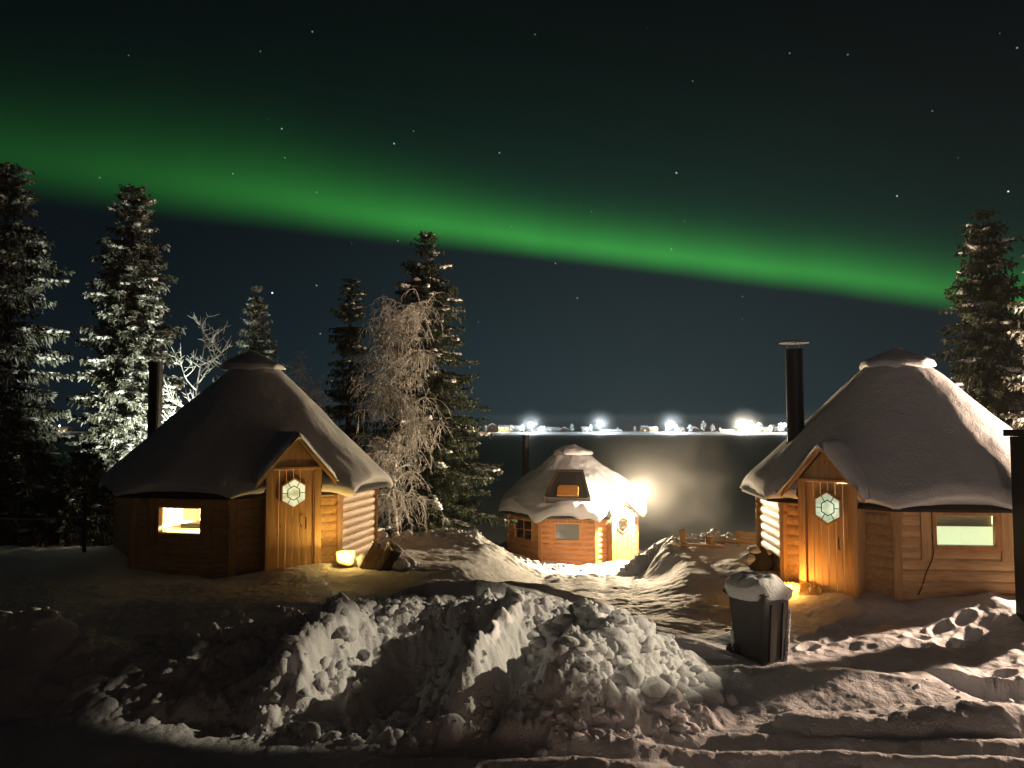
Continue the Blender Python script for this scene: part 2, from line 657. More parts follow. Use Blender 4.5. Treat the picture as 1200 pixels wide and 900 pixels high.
M['glass'] = glass('window_glass', (0.95, 0.97, 0.95))
M['dark_glass'] = glass('dark_window_glass', (0.5, 0.5, 0.5), 0.25)
M['milk_glass'] = frosted('milk_glass', (0.85, 0.87, 0.75), 0.85)
M['ice'] = frosted('lantern_ice', (0.9, 0.72, 0.36), 0.7, 0.45)
M['flame'] = emit('flame', (1.0, 0.62, 0.16), 60)
M['lamp_white'] = emit('lamp_white', (0.85, 0.96, 1.0), 260)
M['lamp_warm'] = emit('lamp_warm', (1.0, 0.90, 0.72), 260)
M['porch_bulb'] = emit('porch_bulb', (1.0, 0.86, 0.62), 220)
M['lit_amber'] = emit('lit_amber', (1.0, 0.62, 0.22), 1.1)
M['lit_window'] = emit('lit_window', (1.0, 0.66, 0.30), 2.2)
M['hatch_amber'] = principled('hatch_amber', (0.50, 0.22, 0.05), 0.45, lambda g, b: g.l.new(g.mix(g.noise(coords(g), 6, 3), (0.42, 0.17, 0.035), (0.6, 0.29, 0.08)), b.inputs['Base Color']))

# ------------------------------------------------------------------ terrain
HUT_L = dict(c=(-4.7, 14.0), zb=2.78)
HUT_R = dict(c=(6.25, 12.5), zb=2.66)
HUT_C = dict(c=(1.91, 24.0), zb=1.10)


def seg_dist(x, y, pts):
    """distance to a polyline and the interpolated third value"""
    best = np.full(x.shape, 1e9)
    val = np.zeros(x.shape)
    for (ax, ay, av), (bx, by, bv) in zip(pts[:-1], pts[1:]):
        dx, dy = bx - ax, by - ay
        t = np.clip(((x - ax) * dx + (y - ay) * dy) / (dx * dx + dy * dy), 0, 1)
        d = np.hypot(x - ax - t * dx, y - ay - t * dy)
        k = d < best
        best = np.where(k, d, best)
        val = np.where(k, av + t * (bv - av), val)
    return best, val


CREST_X = [-9.0, -6.5, -5.5, -4.85, -4.5, -4.13, -3.75, -3.39, -2.85, -2.38, -1.83, -0.6, 0.37, 1.1, 1.65, 2.1, 2.5, 3.7, 4.4, 4.75, 5.2, 9]
CREST_Z = [3.25, 3.28, 3.26, 3.22, 2.98, 2.74, 2.80, 2.92, 3.08, 3.18, 3.28, 3.30, 3.26, 3.20, 2.92, 2.72, 2.70, 2.70, 2.60, 2.44, 2.33, 2.33]
CRESTY_X = [-9, -4, -2, 0, 1.2, 2.3, 4.8, 9]
CRESTY_Y = [8.2, 8.4, 8.45, 8.35, 8.25, 8.15, 8.0, 8.0]
FOOT_X = [-9, -5, -3.2, -2.3, -1.6, -0.6, 0.3, 1.0, 1.6, 2.1, 3.6, 4.8, 9]
FOOT_Y = [7.2, 7.2, 7.3, 7.0, 6.85, 6.75, 6.72, 6.85, 7.1, 7.55, 7.6, 7.65, 7.7]


def terrain(x, y, detail=True):
    x = np.asarray(x, dtype=np.float64)
    y = np.asarray(y, dtype=np.float64)
    # broad ground -----------------------------------------------------
    zl = np.interp(y, [0, 8, 10, 12.5, 16, 18, 22, 26, 30, 34], [2.3, 2.5, 2.76, 2.78, 2.60, 2.2, 1.3, .55, 0.0, -.5])
    zp = np.interp(y, [0, 8, 10, 12, 16, 20, 22, 26, 29, 33], [2.3, 2.35, 2.5, 2.40, 1.95, 1.28, 1.08, .7, .0, -.5])
    zr = np.interp(y, [0, 8, 9.5, 13, 16.4, 17.4, 20, 24, 28, 32], [2.3, 2.3, 2.42, 2.55, 2.63, 2.50, 1.4, .6, -.1, -.5])
    pc = np.interp(y, [0, 10, 14, 18, 22, 30], [0.4, 0.9, 1.25, 1.6, 2.2, 2.2])
    wl = sstep(-0.7, -2.2, x - pc + 0.25 * fbm(x, y, 0.5, 2, off=3))
    edge = np.interp(y, [0, 10, 13, 16, 18, 22, 30], [0.9, 0.9, 1.05, 1.15, 1.5, 2.4, 4.0])
    wr = sstep(0.0, 0.7, x - pc - edge + 0.3 * fbm(x, y, 0.6, 2, off=8))
    z = zp * (1 - wl) * (1 - wr) + zl * wl + zr * wr
    # right-hand side of the left bank plateau behind the heap
    pl = np.exp(-((x + 0.6) / 1.9) ** 2) * (sstep(7.9, 8.5, y) - sstep(9.0, 10.2, y))
    z = z + np.maximum(0, 2.5 + 0.72 * pl - z) * np.clip(pl / .12, 0, 1)
    hump = 0.46 * np.exp(-(((x - 0.05) / 1.25) ** 2 + ((y - 10.3) / 0.42) ** 2) * (1 + 0.6 * fbm(x, y, 0.9, 2)))
    z = z + np.maximum(0, 2.48 + hump - z) * np.clip(hump / .12, 0, 1)
    # berms along the path and by the birch --------------------------------
    d, bz = seg_dist(x, y, [(-3.3, 14.9, 2.62), (-2.3, 15.5, 2.72), (-1.5, 15.9, 2.80), (-0.85, 16.3, 2.72)])
    z = np.maximum(z, bz + 0.10 * fbm(x, y, 2.2, 3) - (d / 0.75) ** 2 * 0.55)
    d, bz = seg_dist(x, y, [(-0.9, 16.6, 2.50), (-0.5, 17.8, 2.30), (0.0, 19.2, 1.78), (0.9, 20.2, 1.38), (2.2, 20.9, 1.15)])
    z = np.maximum(z, bz + 0.12 * fbm(x, y, 2.4, 3) - (d / 0.55) ** 2 * 0.5)
    d, bz = seg_dist(x, y, [(2.75, 16.6, 2.25), (3.5, 17.0, 2.60), (4.3, 16.6, 2.68), (5.2, 16.3, 2.68)])
    z = np.maximum(z, bz + 0.10 * fbm(x, y, 2.2, 3) - (d / 0.6) ** 2 * 0.4)
    # drift round the huts
    for h, a in ((HUT_L, 0.12), (HUT_R, 0.10), (HUT_C, 0.18)):
        r = np.hypot(x - h['c'][0], y - h['c'][1])
        k = np.exp(-np.maximum(r - 2.1, 0) ** 2 / 0.5)
        z = z * (1 - k) + (h['zb'] + a * (0.5 + 1.5 * fbm(x, y, 0.9, 3, off=5))) * k
    # the ploughed heap and the bank in front --------------------------------
    cz = np.interp(x, CREST_X, CREST_Z) - 0.24 + 0.05 * fbm(x, y * 0 + 3, 1.6, 3)
    cyy = np.interp(x, CRESTY_X, CRESTY_Y) + 0.14 * fbm(x, y * 0 + 7, 0.9, 3)
    fy = np.interp(x, FOOT_X, FOOT_Y) + 0.22 * fbm(x, y * 0 + 11, 0.8, 3)
    zn = 2.30 + 0 * x
    t = np.clip((y - fy) / (cyy - fy), 0, 1)
    prof = t ** 0.85 * (1 - 0.18 * np.sin(np.pi * t))
    back = np.clip((y - cyy) / 0.55, 0, 1)
    heap_z = zn + (cz - zn) * prof
    # ridges and gullies running down the heap, raked by the added spot
    tt = np.sin(np.pi * np.clip(t, 0, 1)) ** 0.8
    xs = x + (y - 8.3) * -0.42
    rid = (0.34 * np.exp(-((xs - 1.05) / 0.42) ** 2) + 0.32 * np.exp(-((xs - 0.10) / 0.18) ** 2)
           - 0.20 * np.exp(-((xs - 0.52) / 0.22) ** 2) - 0.42 * np.exp(-((xs + 0.75) / 0.55) ** 2)
           + 0.34 * np.exp(-((xs + 1.75) / 0.30) ** 2))
    rid = rid * sstep(-3.0, -2.2, x) * (1 - sstep(1.9, 2.4, x))
    heap_z = heap_z + rid * tt * (1 + 0.9 * fbm(x, y, 2.4, 3, off=121))
    heap = np.where(y <= cyy, heap_z, cz * (1 - sstep(0, 1, back)) + np.minimum(z, cz) * sstep(0, 1, back))
    near = sstep(9.2, 8.9, y)
    z = np.where(y <= cyy + 0.55, np.where(y <= cyy, heap, np.maximum(heap, z * 0 + heap)), z)
    z = np.where(y < fy, zn, z)
    if not detail:
        return z
    # small windrow in the right foreground
    d, bz = seg_dist(x, y, [(2.6, 7.15, 2.40), (3.6, 7.1, 2.44), (4.35, 7.15, 2.50), (4.9, 7.3, 2.40), (5.3, 7.4, 2.3)])
    z = np.maximum(z, bz + 0.05 * fbm(x, y, 3, 3) - (d / 0.36) ** 2 * 0.28)
    # tyre tracks across the near ground
    tr = sstep(7.4, 7.0, y) * sstep(-1.6, 0.2, x)
    ya = y + 0.10 * x + 0.10 * fbm(x, y, 0.5, 2, off=21)
    tracks = 0
    for c0, w, dpt in ((6.95, 0.10, 0.045), (6.62, 0.13, 0.06), (6.30, 0.10, 0.05), (5.98, 0.14, 0.06), (5.55, 0.14, 0.06)):
        q = (ya - c0) / w
        tracks = tracks - dpt * np.exp(-q * q) + 0.5 * dpt * np.exp(-((np.abs(q) - 1.8) / 0.7) ** 2)
    z = z + tr * (tracks + 0.03 * fbm(x * 0.45, y, 5.0, 3, off=31))
    # ruts down the path
    on_path = (1 - wl) * (1 - wr) * sstep(9.8, 10.8, y) * sstep(23, 21, y)
    xa = x - pc + 0.25 * fbm(x, y, 0.35, 2, off=41)
    ru = 0
    for c0 in (-0.75, -0.25, 0.35, 0.8):
        ru = ru - 0.05 * np.exp(-((xa - c0) / 0.14) ** 2)
    z = z + on_path * (ru * .6 + 0.035 * fbm(x * 0.6 + y * 0.25, y * 1.5, 1.4, 4, off=51))
    # right yard tracks
    ry = sstep(3.0, 4.2, x) * sstep(7.6, 8.4, y) * sstep(11.4, 10.2, y)
    z = z + ry * 0.12 * (fbm(x, y, 1.3, 4, off=61))
    # boot prints between the huts and across the yard
    for (ax, ay, bx, by, n_) in ((3.3, 9.2, 4.75, 10.35, 7), (4.6, 9.3, 5.9, 9.9, 6), (1.1, 11.3, -1.7, 12.1, 9), (1.6, 10.9, 3.4, 11.0, 6), (5.0, 8.5, 6.6, 9.0, 6)):
        L_ = math.hypot(bx - ax, by - ay)
        ux, uy = (bx - ax) / L_, (by - ay) / L_
        for q in range(n_):
            f = (q + .5) / n_ * L_
            sd = .11 * (1 if q % 2 else -1)
            cx_, cy_ = ax + ux * f - uy * sd + .05 * math.sin(q * 7.1), ay + uy * f + ux * sd + .04 * math.sin(q * 4.7)
            k = (np.abs(x - cx_) < .4) & (np.abs(y - cy_) < .4)
            if not k.any(): continue
            lx = (x - cx_) * ux + (y - cy_) * uy
            ly = -(x - cx_) * uy + (y - cy_) * ux
            e = (lx / .16) ** 2 + (ly / .075) ** 2
            z = np.where(k, z - .06 * np.exp(-e ** 2) + .022 * np.exp(-((np.sqrt(e) - 1.35) / .3) ** 2), z)
    # general roughness
    land = sstep(33, 28, y)
    z = z + land * (0.10 * fbm(x, y, 0.45, 3, off=71) + 0.028 * fbm(x, y, 2.2, 4, off=81) + 0.012 * fbm(x, y, 11, 3, off=91))
    lump = sstep(fy - 0.2, fy + 0.1, y) * sstep(cyy + 0.7, cyy + 0.2, y) * sstep(-6.5, -2, x) * sstep(2.3, 1.6, x)
    z = z + lump * 0.25 * np.abs(fbm(x, y, 3.6, 4, off=101))
    # crumbly berms
    br = np.exp(-((y - 16.3) / 1.0) ** 2) * sstep(-4, -3, x) * sstep(6, 5, x) + np.exp(-((x - np.interp(y, [16, 22], [-0.9, 2.0])) / 0.5) ** 2) * sstep(16, 17, y) * sstep(22, 21, y)
    z = z + br * 0.14 * np.abs(fbm(x, y, 3.5, 3, off=111))
    return z


def tz(x, y):
    return float(terrain(np.array([x]), np.array([y]))[0])


def build_ground():
    a1 = np.linspace(-72, -44, 60, endpoint=False)
    a2 = np.linspace(-44, 44, 860, endpoint=False)
    a3 = np.linspace(44, 72, 60)
    az = np.radians(np.concatenate([a1, a2, a3]))
    r = np.concatenate([np.linspace(2.0, 5.4, 30, endpoint=False), np.exp(np.linspace(math.log(5.4), math.log(13.0), 430, endpoint=False)),
                        np.exp(np.linspace(math.log(13.0), math.log(40.0), 260)), [50, 65]])
    A, Rr = np.meshgrid(az, r)
    X = Rr * np.sin(A)
    Y = Rr * np.cos(A)
    Z = terrain(X, Y)
    V = np.stack([X, Y, Z], -1).reshape(-1, 3)
    nr, na = A.shape
    i = np.arange(nr - 1)[:, None] * na + np.arange(na - 1)[None, :]
    Fq = np.stack([i, i + 1, i + 1 + na, i + na], -1).reshape(-1, 4)
    o = np_mesh('ground', V, Fq, M['snow'])
    tag(o, kind='structure')
    # the level yard behind and beside the camera
    m = MB()
    rr = [0.0, 2.05, 30, 60]
    n = 48
    vs = [(0, 0, 2.24)]
    for q in (2.6, 26, 58):
        for k in range(n):
            t = 2 * math.pi * k / n
            vs.append((q * math.cos(t), min(q * math.sin(t), 5.0), 2.24))
    fs = [(0, 1 + k, 1 + (k + 1) % n) for k in range(n)]
    for q in range(2):
        for k in range(n):
            a = 1 + q * n + k
            b = 1 + q * n + (k + 1) % n
            fs.append((a, a + n, b + n, b))
    m.add(vs, fs)
    tag(m.build('yard', M['snow']), kind='structure')


build_ground()

m = MB()
xs = [-2500, -800, -300, -100, -40, 0, 40, 100, 300, 800, 2500]
ys = [24, 40, 80, 160, 320, 556]
m.add([(x, y, 0.0) for y in ys for x in xs], [(j * 11 + i, j * 11 + i + 1, (j + 1) * 11 + i + 1, (j + 1) * 11 + i) for j in range(5) for i in range(10)])
tag(m.build('lake', M['lake_snow']), kind='structure')

# far shore: a low snowy bank with woods behind
rng = random.Random(3)
m = MB()
vs = []
cols = [(-2500 + 5000 * i / 160) for i in range(161)]
for x in cols:
    q = 1.0 + 0.5 * math.sin(x * 0.013) + rng.uniform(-.2, .2)
    for y, z in ((552, -0.2), (562, q), (600, q + .6), (700, q + 1.2), (1500, 1.0)):
        vs.append((x, y + 4 * math.sin(x * 0.021), z))
m.add(vs, [(i * 5 + j, (i + 1) * 5 + j, (i + 1) * 5 + j + 1, i * 5 + j + 1) for i in range(160) for j in range(4)])
tag(m.build('shore', M['snow'], smooth=True), kind='structure')

# ------------------------------------------------------------------ huts


def octo(C, R, th, n=8):
    return [Vector((C[0] + R * math.sin(R_(th + 360 / n * k)), C[1] - R * math.cos(R_(th + 360 / n * k)), 0)) for k in range(n)]


def log_panel(mb, p0, p1, z0, z1, nrm, row, bul=0.032, thick=0.05, zref=0.0, nseg=6, rng=None):
    """stack of half-round logs between p0 and p1, from z0 to z1, rows aligned on zref"""
    prof = []
    steps = max(2, int(round((z1 - z0) / row * nseg)))
    for i in range(steps + 1):
        z = z0 + (z1 - z0) * i / steps
        t = ((z - zref) / row) % 1.0
        b = bul * math.sqrt(max(0.0, 1 - (2 * t - 1) ** 2))
        prof.append((b, z))
    n = len(prof)
    vs = []
    for p in (p0, p1):
        for b, z in prof:
            vs.append(Vector((p.x, p.y, z)) + nrm * b)
        for b, z in prof:
            vs.append(Vector((p.x, p.y, z)) - nrm * thick)
    k = 2 * n
    fs = []
    for i in range(n - 1):
        fs.append((i, k + i, k + i + 1, i + 1))
        fs.append((n + i, n + i + 1, k + n + i + 1, k + n + i))
        fs.append((i, i + 1, n + i + 1, n + i))
        fs.append((k + i, k + n + i, k + n + i + 1, k + i + 1))
    fs.append((n - 1, k + n - 1, k + 2 * n - 1, 2 * n - 1))
    fs.append((0, n, k + n, k))
    mb.add(vs, fs)


def face_board(mb, o, t, n, a0, a1, z0, z1, d0, d1):
    """box in a wall's frame: along t from a0 to a1, up z0..z1, out d0..d1"""
    vs = []
    for d in (d0, d1):
        for a, z in ((a0, z0), (a1, z0), (a1, z1), (a0, z1)):
            p = o + t * a + n * d
            vs.append((p.x, p.y, z))
    mb.add(vs, [(0, 3, 2, 1), (4, 5, 6, 7), (0, 1, 5, 4), (1, 2, 6, 5), (2, 3, 7, 6), (3, 0, 4, 7)])


def face_poly(mb, o, t, n, poly, d0, d1):
    def fn(a, z, d):
        p = o + t * a + n * d
        return (p.x, p.y, z)
    mb.prism(poly, d0, d1, fn)


def roof_snow_mesh(C, Re, th, n, z_eave, z_apex, thick, rng, name, mat, parent, r_top=0.40, lumps=0.03, lip=0.10, flare=0.0, cut=None, na=264, nt=70, lump_sc=1.4, seed=0.0):
    """snow lying on a many-sided pyramid roof, rounded at the eave"""
    V = []
    ts = list(np.linspace(0, 1, nt))
    for j, t in enumerate(ts):
        for k in range(na):
            a = 2 * math.pi * k / na
            loc = (math.degrees(a) - th + 180 / n * 0) % (360 / n) - 180 / n
            ra = Re * math.cos(math.pi / n) / math.cos(R_(loc))
            ra = ra * 0.94 + Re * 0.955 * 0.06
            r = r_top + (ra - r_top) * t
            s = (r - r_top) / (Re - r_top)
            z = z_apex + (z_eave - z_apex) * (s - flare * math.sin(math.pi * min(s, 1)) * -1 * s)
            x = C[0] + r * math.sin(a)
            y = C[1] - r * math.cos(a)
            V.append((x, y, z))
    V = np.array(V)
    X, Y = V[:, 0], V[:, 1]
    T = np.repeat(np.array(ts), na)
    nz = lumps * 2 * fbm(X, Y, lump_sc, 4, off=13 + seed)
    fall = np.sqrt(np.clip(1 - (np.clip((T - 0.955) / 0.045, 0, 1)) ** 2, 0, 1))
    th_ = thick * (0.35 + 0.65 * fall) * (0.75 + 0.9 * (fbm(X, Y, 0.8, 2, off=23 + seed) + 0.25))
    V[:, 2] += th_ + nz * (0.4 + 0.6 * fall)
    # hanging lip and underside
    last = V[-na:].copy()
    lipn = lip * (0.55 + 2.0 * np.clip(fbm(last[:, 0], last[:, 1], 1.3, 3, off=33 + seed) + 0.15, 0, 1))
    c = np.array([C[0], C[1]])
    l1 = last.copy()
    l1[:, 2] -= lipn * 0.6
    l1[:, :2] = c + (l1[:, :2] - c) * 1.006
    l2 = last.copy()
    l2[:, 2] -= lipn
    l2[:, :2] = c + (l2[:, :2] - c) * 0.99
    l3 = last.copy()
    l3[:, 2] = z_eave - 0.02
    l3[:, :2] = c + (l3[:, :2] - c) * 0.93
    top = np.array([[C[0], C[1], V[:na, 2].mean() + 0.02]])
    V = np.concatenate([V, l1, l2, l3])
    rows = nt + 3
    i = np.arange(rows - 1)[:, None] * na + np.arange(na)[None, :]
    k2 = np.arange(rows - 1)[:, None] * na + (np.arange(na)[None, :] + 1) % na
    Fq = np.stack([i, i + na, k2 + na, k2], -1).reshape(-1, 4)
    if cut is not None:
        mid, t, nrm, w, zp_, sl_ = cut
        cc = V[Fq].mean(1)
        aa = (cc[:, 0] - mid.x) * t.x + (cc[:, 1] - mid.y) * t.y
        dd = (cc[:, 0] - mid.x) * nrm.x + (cc[:, 1] - mid.y) * nrm.y
        Fq = Fq[~((np.abs(aa) < w) & (dd > -.9) & (cc[:, 2] < zp_ - sl_ * np.abs(aa) + .0))]
    return np_mesh(name, V, Fq, mat, parent)


def make_hut(name, label, C, zb, R, th, wall_h, z_apex, door_face, windows, wood, plank, light, chim=None, n=8,
             snow=0.10, hatch=None, porch_snow=0.12, inner='interior', seed=1, lumps=0.02, open_wall=(), cap_r=0.66, porch=None, bul=0.032):
    rng = random.Random(seed)
    pr = dict(w=0.42, out=0.26, dh=1.56, peak=0.50, over=0.20, dw=0.33)
    if porch: pr.update(porch)
    root = empty(name, (0, 0, 0))
    tag(root, label, 'hut')
    P = octo(C, R, th, n)
    cz = Vector((C[0], C[1], 0))
    ze = zb + wall_h
    row = wall_h / 9.0
    posts_bracket = []
    for k in range(n):
        a, b = P[k], P[(k + 1) % n]
        L = (b - a).length
        t = (b - a).normalized()
        nrm = Vector((t.y, -t.x, 0))
        if nrm.dot(a - cz) < 0: nrm = -nrm
        mid = (a + b) / 2
        mb = MB()
        z0, z1 = zb - 0.25, ze + 0.04
        kk = k if k < n / 2 else k - n
        if kk == door_face:
            w = 0.40
            log_panel(mb, a, mid - t * w, z0, z1, nrm, row, bul, zref=zb)
            log_panel(mb, mid + t * w, b, z0, z1, nrm, row, bul, zref=zb)
        elif kk in windows:
            W = windows[kk]
            hw, h0, h1 = W['w'] / 2 + .03, W['z0'], W['z1']
            mo = mid + t * W.get('off', 0)
            log_panel(mb, a, mo - t * hw, z0, z1, nrm, row, bul, zref=zb)
            log_panel(mb, mo + t * hw, b, z0, z1, nrm, row, bul, zref=zb)
            log_panel(mb, mo - t * hw, mo + t * hw, z0, h0 - .03, nrm, row, bul, zref=zb)
            log_panel(mb, mo - t * hw, mo + t * hw, h1 + .03, z1, nrm, row, bul, zref=zb)
        else:
            log_panel(mb, a, b, z0, z1, nrm, row, bul, zref=zb)
        mb.build('log_wall', wood, root, smooth=False)
        # corner post with a scalloped bracket under the eave
        mb = MB()
        rad = (a - cz).normalized()
        tt = Vector((-rad.y, rad.x, 0))
        poly = [(-.055, zb - .25), (.055, zb - .25), (.055, ze - .34), (.075, ze - .29), (.055, ze - .24), (.085, ze - .16), (.075, ze - .08), (.10, ze + .02), (-.10, ze + .02), (-.075, ze - .08), (-.085, ze - .16), (-.055, ze - .24), (-.075, ze - .29), (-.055, ze - .34)]
        face_poly(mb, a, tt, rad, poly, -0.05, 0.055)
        mb.build('corner_post', plank, root, bevel=0.006)
        if kk in windows:
            W = windows[kk]
            o = mid + t * W.get('off', 0)
            fw = 0.055
            hw, h0, h1 = W['w'] / 2, W['z0'], W['z1']
            win = MB()
            fr_m = W.get('frame', plank)
            face_board(win, o, t, nrm, -hw - fw, hw + fw, h1, h1 + fw, -.055, .060)
            face_board(win, o, t, nrm, -hw - fw, hw + fw, h0 - fw, h0, -.055, .064)
            face_board(win, o, t, nrm, -hw - fw, -hw, h0, h1, -.055, .058)
            face_board(win, o, t, nrm, hw, hw + fw, h0, h1, -.055, .058)
            wo = win.build('window', fr_m, root, bevel=0.006)
            # side boards that flank the window and run lower, as on the real wall
            for s in (-1, 1):
                mb = MB()
                a0 = s * (hw + fw + .075)
                face_poly(mb, o, t, nrm, [(a0 - .07, h0 - .20), (a0 + .06, h0 - .20), (a0 + .06, ze), (a0 - .07, ze)], .012, .052)
                mb.build('side_board', plank, root, bevel=0.006)
            g_ = MB()
            face_board(g_, o, t, nrm, -hw, hw, h0, h1, 0.004, 0.010)
            g_.build('pane', W.get('pane', M['glass']), wo)
            if W.get('cross'):
                c_ = MB()
                face_board(c_, o, t, nrm, -.014, .014, h0, h1, .012, .034)
                face_board(c_, o, t, nrm, -hw, hw, (h0 + h1) / 2 - .014, (h0 + h1) / 2 + .014, .014, .032)
                c_.build('muntin', fr_m, wo)
            for kind, a0, a1, q0, q1, dd, mt in W.get('inside', ()):
                c_ = MB()
                face_board(c_, o, t, nrm, a0, a1, q0, q1, -dd - .02, -dd)
                c_.build(kind, M[mt], wo)
            # door-like trim over the eave line
        mb = MB()
        face_board(mb, mid, t, nrm, -L / 2 + .11, L / 2 - .11, ze - .06, ze + .035, .036, .066)
        if kk != door_face:
            mb.build('eave_board', plank, root)
    # inner lining and floor so that the lit room has surfaces
    mb = MB()
    Pi = octo(C, R * 0.955, th, n)
    vs = [(p.x, p.y, zb + .12) for p in Pi] + [(C[0], C[1], zb + .12)]
    mb.add(vs, [(k, (k + 1) % n, n) for k in range(n)])
    mb.build('floor', M[inner], root)
    # bench ring
    mb = MB()
    Pa, Pb = octo(C, R * .94, th, n), octo(C, R * .72, th, n)
    for k in range(n):
        if (k if k < n / 2 else k - n) == door_face:
            continue
        q = [Pa[k], Pa[(k + 1) % n], Pb[(k + 1) % n], Pb[k]]
        vs = [(p.x, p.y, zb + .44) for p in q] + [(p.x, p.y, zb + .50) for p in q]
        mb.add(vs, [(0, 3, 2, 1), (4, 5, 6, 7), (0, 1, 5, 4), (1, 2, 6, 5), (2, 3, 7, 6), (3, 0, 4, 7)])
    mb.build('bench', M[inner], root)
    # roof boarding --------------------------------------------------
    Re = R + 0.30
    Pe = octo(C, Re, th, n)
    Pe0 = octo(C, Re - 0.10, th, n)
    Pt = octo(C, 0.40, th, n)
    z_cap = z_apex - 0.36
    z_e = ze - 0.06
    mb = MB()
    vs = [(p.x, p.y, z_e) for p in Pe] + [(p.x, p.y, z_cap) for p in Pt] + [(p.x, p.y, z_e - .035) for p in Pe] + [(p.x, p.y, z_cap - .05) for p in Pt]
    fs = []
    pmid_, pt_ = None, None
    for k in range(n):
        q = (k + 1) % n
        if (k if k < n / 2 else k - n) == door_face:
            continue
        fs += [(k, q, n + q, n + k), (2 * n + k, 3 * n + k, 3 * n + q, 2 * n + q), (k, 2 * n + k, 2 * n + q, q)]
    mb.add(vs, fs)
    k = door_face % n
    ea, eb, ta, tb = Pe[k], Pe[(k + 1) % n], Pt[k], Pt[(k + 1) % n]
    up_ = lambda p, z: Vector((p.x, p.y, z))
    ea, eb, ta, tb = up_(ea, z_e), up_(eb, z_e), up_(ta, z_cap), up_(tb, z_cap)
    el = (eb - ea).length
    f0, f1 = .5 - .43 / el, .5 + .43 / el
    fy_ = .42
    ma_, mb_ = ea.lerp(ta, fy_), eb.lerp(tb, fy_)
    ml = (mb_ - ma_).length
    g0, g1 = max(0, .5 - .43 / ml), min(1, .5 + .43 / ml)
    dn = Vector((0, 0, -.035))
    for quad in ([ea, ea.lerp(eb, f0), ma_.lerp(mb_, g0), ma_], [ea.lerp(eb, f1), eb, mb_, ma_.lerp(mb_, g1)], [ma_, mb_, tb, ta]):
        mb.add([tuple(v) for v in quad] + [tuple(v + dn) for v in quad], [(0, 1, 2, 3), (7, 6, 5, 4), (0, 4, 5, 1), (1, 5, 6, 2), (2, 6, 7, 3), (3, 7, 4, 0)])
    pm_ = (P[k] + P[(k + 1) % n]) / 2
    ptn = (P[(k + 1) % n] - P[k]).normalized()
    pn_ = Vector((ptn.y, -ptn.x, 0))
    if pn_.dot(P[k] - cz) < 0: pn_ = -pn_
    roof = mb.build('roof', M['shingle'], root)
    roof_snow_mesh(C, Re + 0.03, th, n, z_e + .005, z_cap, snow, rng, 'roof_snow', M['roof_snow'], roof, lumps=lumps, seed=seed * 3.7, lip=0.06 + snow * .35, cut=(pm_, ptn, pn_, .44, zb + pr['dh'] + pr['peak'], (pr['peak'] - .03) / pr['w']))
    # smoke cap
    mb = MB()
    Pc = octo(C, cap_r * 0.82, th, n)
    vs = [(p.x, p.y, z_cap + .0) for p in Pt] + [(p.x, p.y, z_cap + .05 + snow * .5) for p in Pt]
    mb.add(vs, [(k, (k + 1) % n, n + (k + 1) % n, n + k) for k in range(n)])
    pc = Pc
    vs = [(p.x, p.y, z_cap + .02 + snow * .5) for p in pc] + [(C[0], C[1], z_apex - .02)]
    mb.add(vs, [(k, (k + 1) % n, n) for k in range(n)])
    cap = mb.build('roof_cap', M['shingle'], root)
    roof_snow_mesh(C, cap_r * 0.86, th, n, z_cap + .03 + snow * .5, z_apex + .0, snow * 0.5, rng, 'cap_snow', M['roof_snow'], cap, r_top=0.05, lumps=lumps * .8, na=96, nt=20, lip=0.06, flare=-.12, seed=seed)
    # porch with door ---------------------------------------------------
    k = door_face % n
    a, b = P[k], P[(k + 1) % n]
    t = (b - a).normalized()
    nrm = Vector((t.y, -t.x, 0))
    if nrm.dot(a - cz) < 0: nrm = -nrm
    mid = (a + b) / 2
    ztop = zb + pr['dh']
    zpk = ztop + pr['peak']
    out = pr['out']
    w = pr['w']
    mb = MB()
    # gable front above the door
    face_poly(mb, mid, t, nrm, [(-w, ztop + .0), (w, ztop + .0), (w + .0, ztop + .03), (0, zpk), (-w, ztop + .03)], out - .05, out)
    # side cheeks
    face_board(mb, mid, t, nrm, -w, -w + .04, zb - .2, ztop, -.75, out - .002)
    face_board(mb, mid, t, nrm, w - .04, w, zb - .2, ztop, -.75, out - .002)
    mb.build('gable', plank, root)
    mb = MB()
    for s in (-1, 1):
        face_board(mb, mid, t, nrm, min(s * pr['dw'], s * (w + .02)), max(s * pr['dw'], s * (w + .02)), zb - .2, ztop + .005, out - .03, out + .035)
    face_board(mb, mid, t, nrm, -w - .02, w + .02, ztop + .006, ztop + .05, out + .001, out + .038)
    mb.build('door_frame', plank, root, bevel=0.008)
    # door of vertical boards
    dr = MB()
    nb = 6
    dw = pr['dw']
    for i in range(nb):
        a0 = -dw + 2 * dw * i / nb
        a1 = -dw + 2 * dw * (i + 1) / nb - .006
        face_board(dr, mid, t, nrm, a0, a1, zb + .06, ztop - .004, out - .045, out - .012 + .002 * (i % 2))
    face_board(dr, mid, t, nrm, -dw, dw, zb + .05, zb + .06, out - .045, out - .03)
    # leave the hexagon as a real opening would be overkill for these boards: the leaded light sits proud on the leaf
    th_b = MB()
    face_board(th_b, mid, t, nrm, -dw - .02, dw + .02, zb - .2, zb + .058, out - .09, out - .004)
    th_b.build('threshold', plank, root)
    door = dr.build('door', plank, root, bevel=0.004)
    hz = ztop - .36
    hr = 0.215

    def hexa(r):
        return [(r * math.sin(R_(60 * q)) * .97, hz + r * math.cos(R_(60 * q))) for q in range(6)]
    mb = MB()
    fo, fi = hexa(hr + .03), hexa(hr)
    for q in range(6):
        face_poly(mb, mid, t, nrm, [fo[q], fo[(q + 1) % 6], fi[(q + 1) % 6], fi[q]], out - .01, out + .026)
    mb.build('window_rim', plank, door)
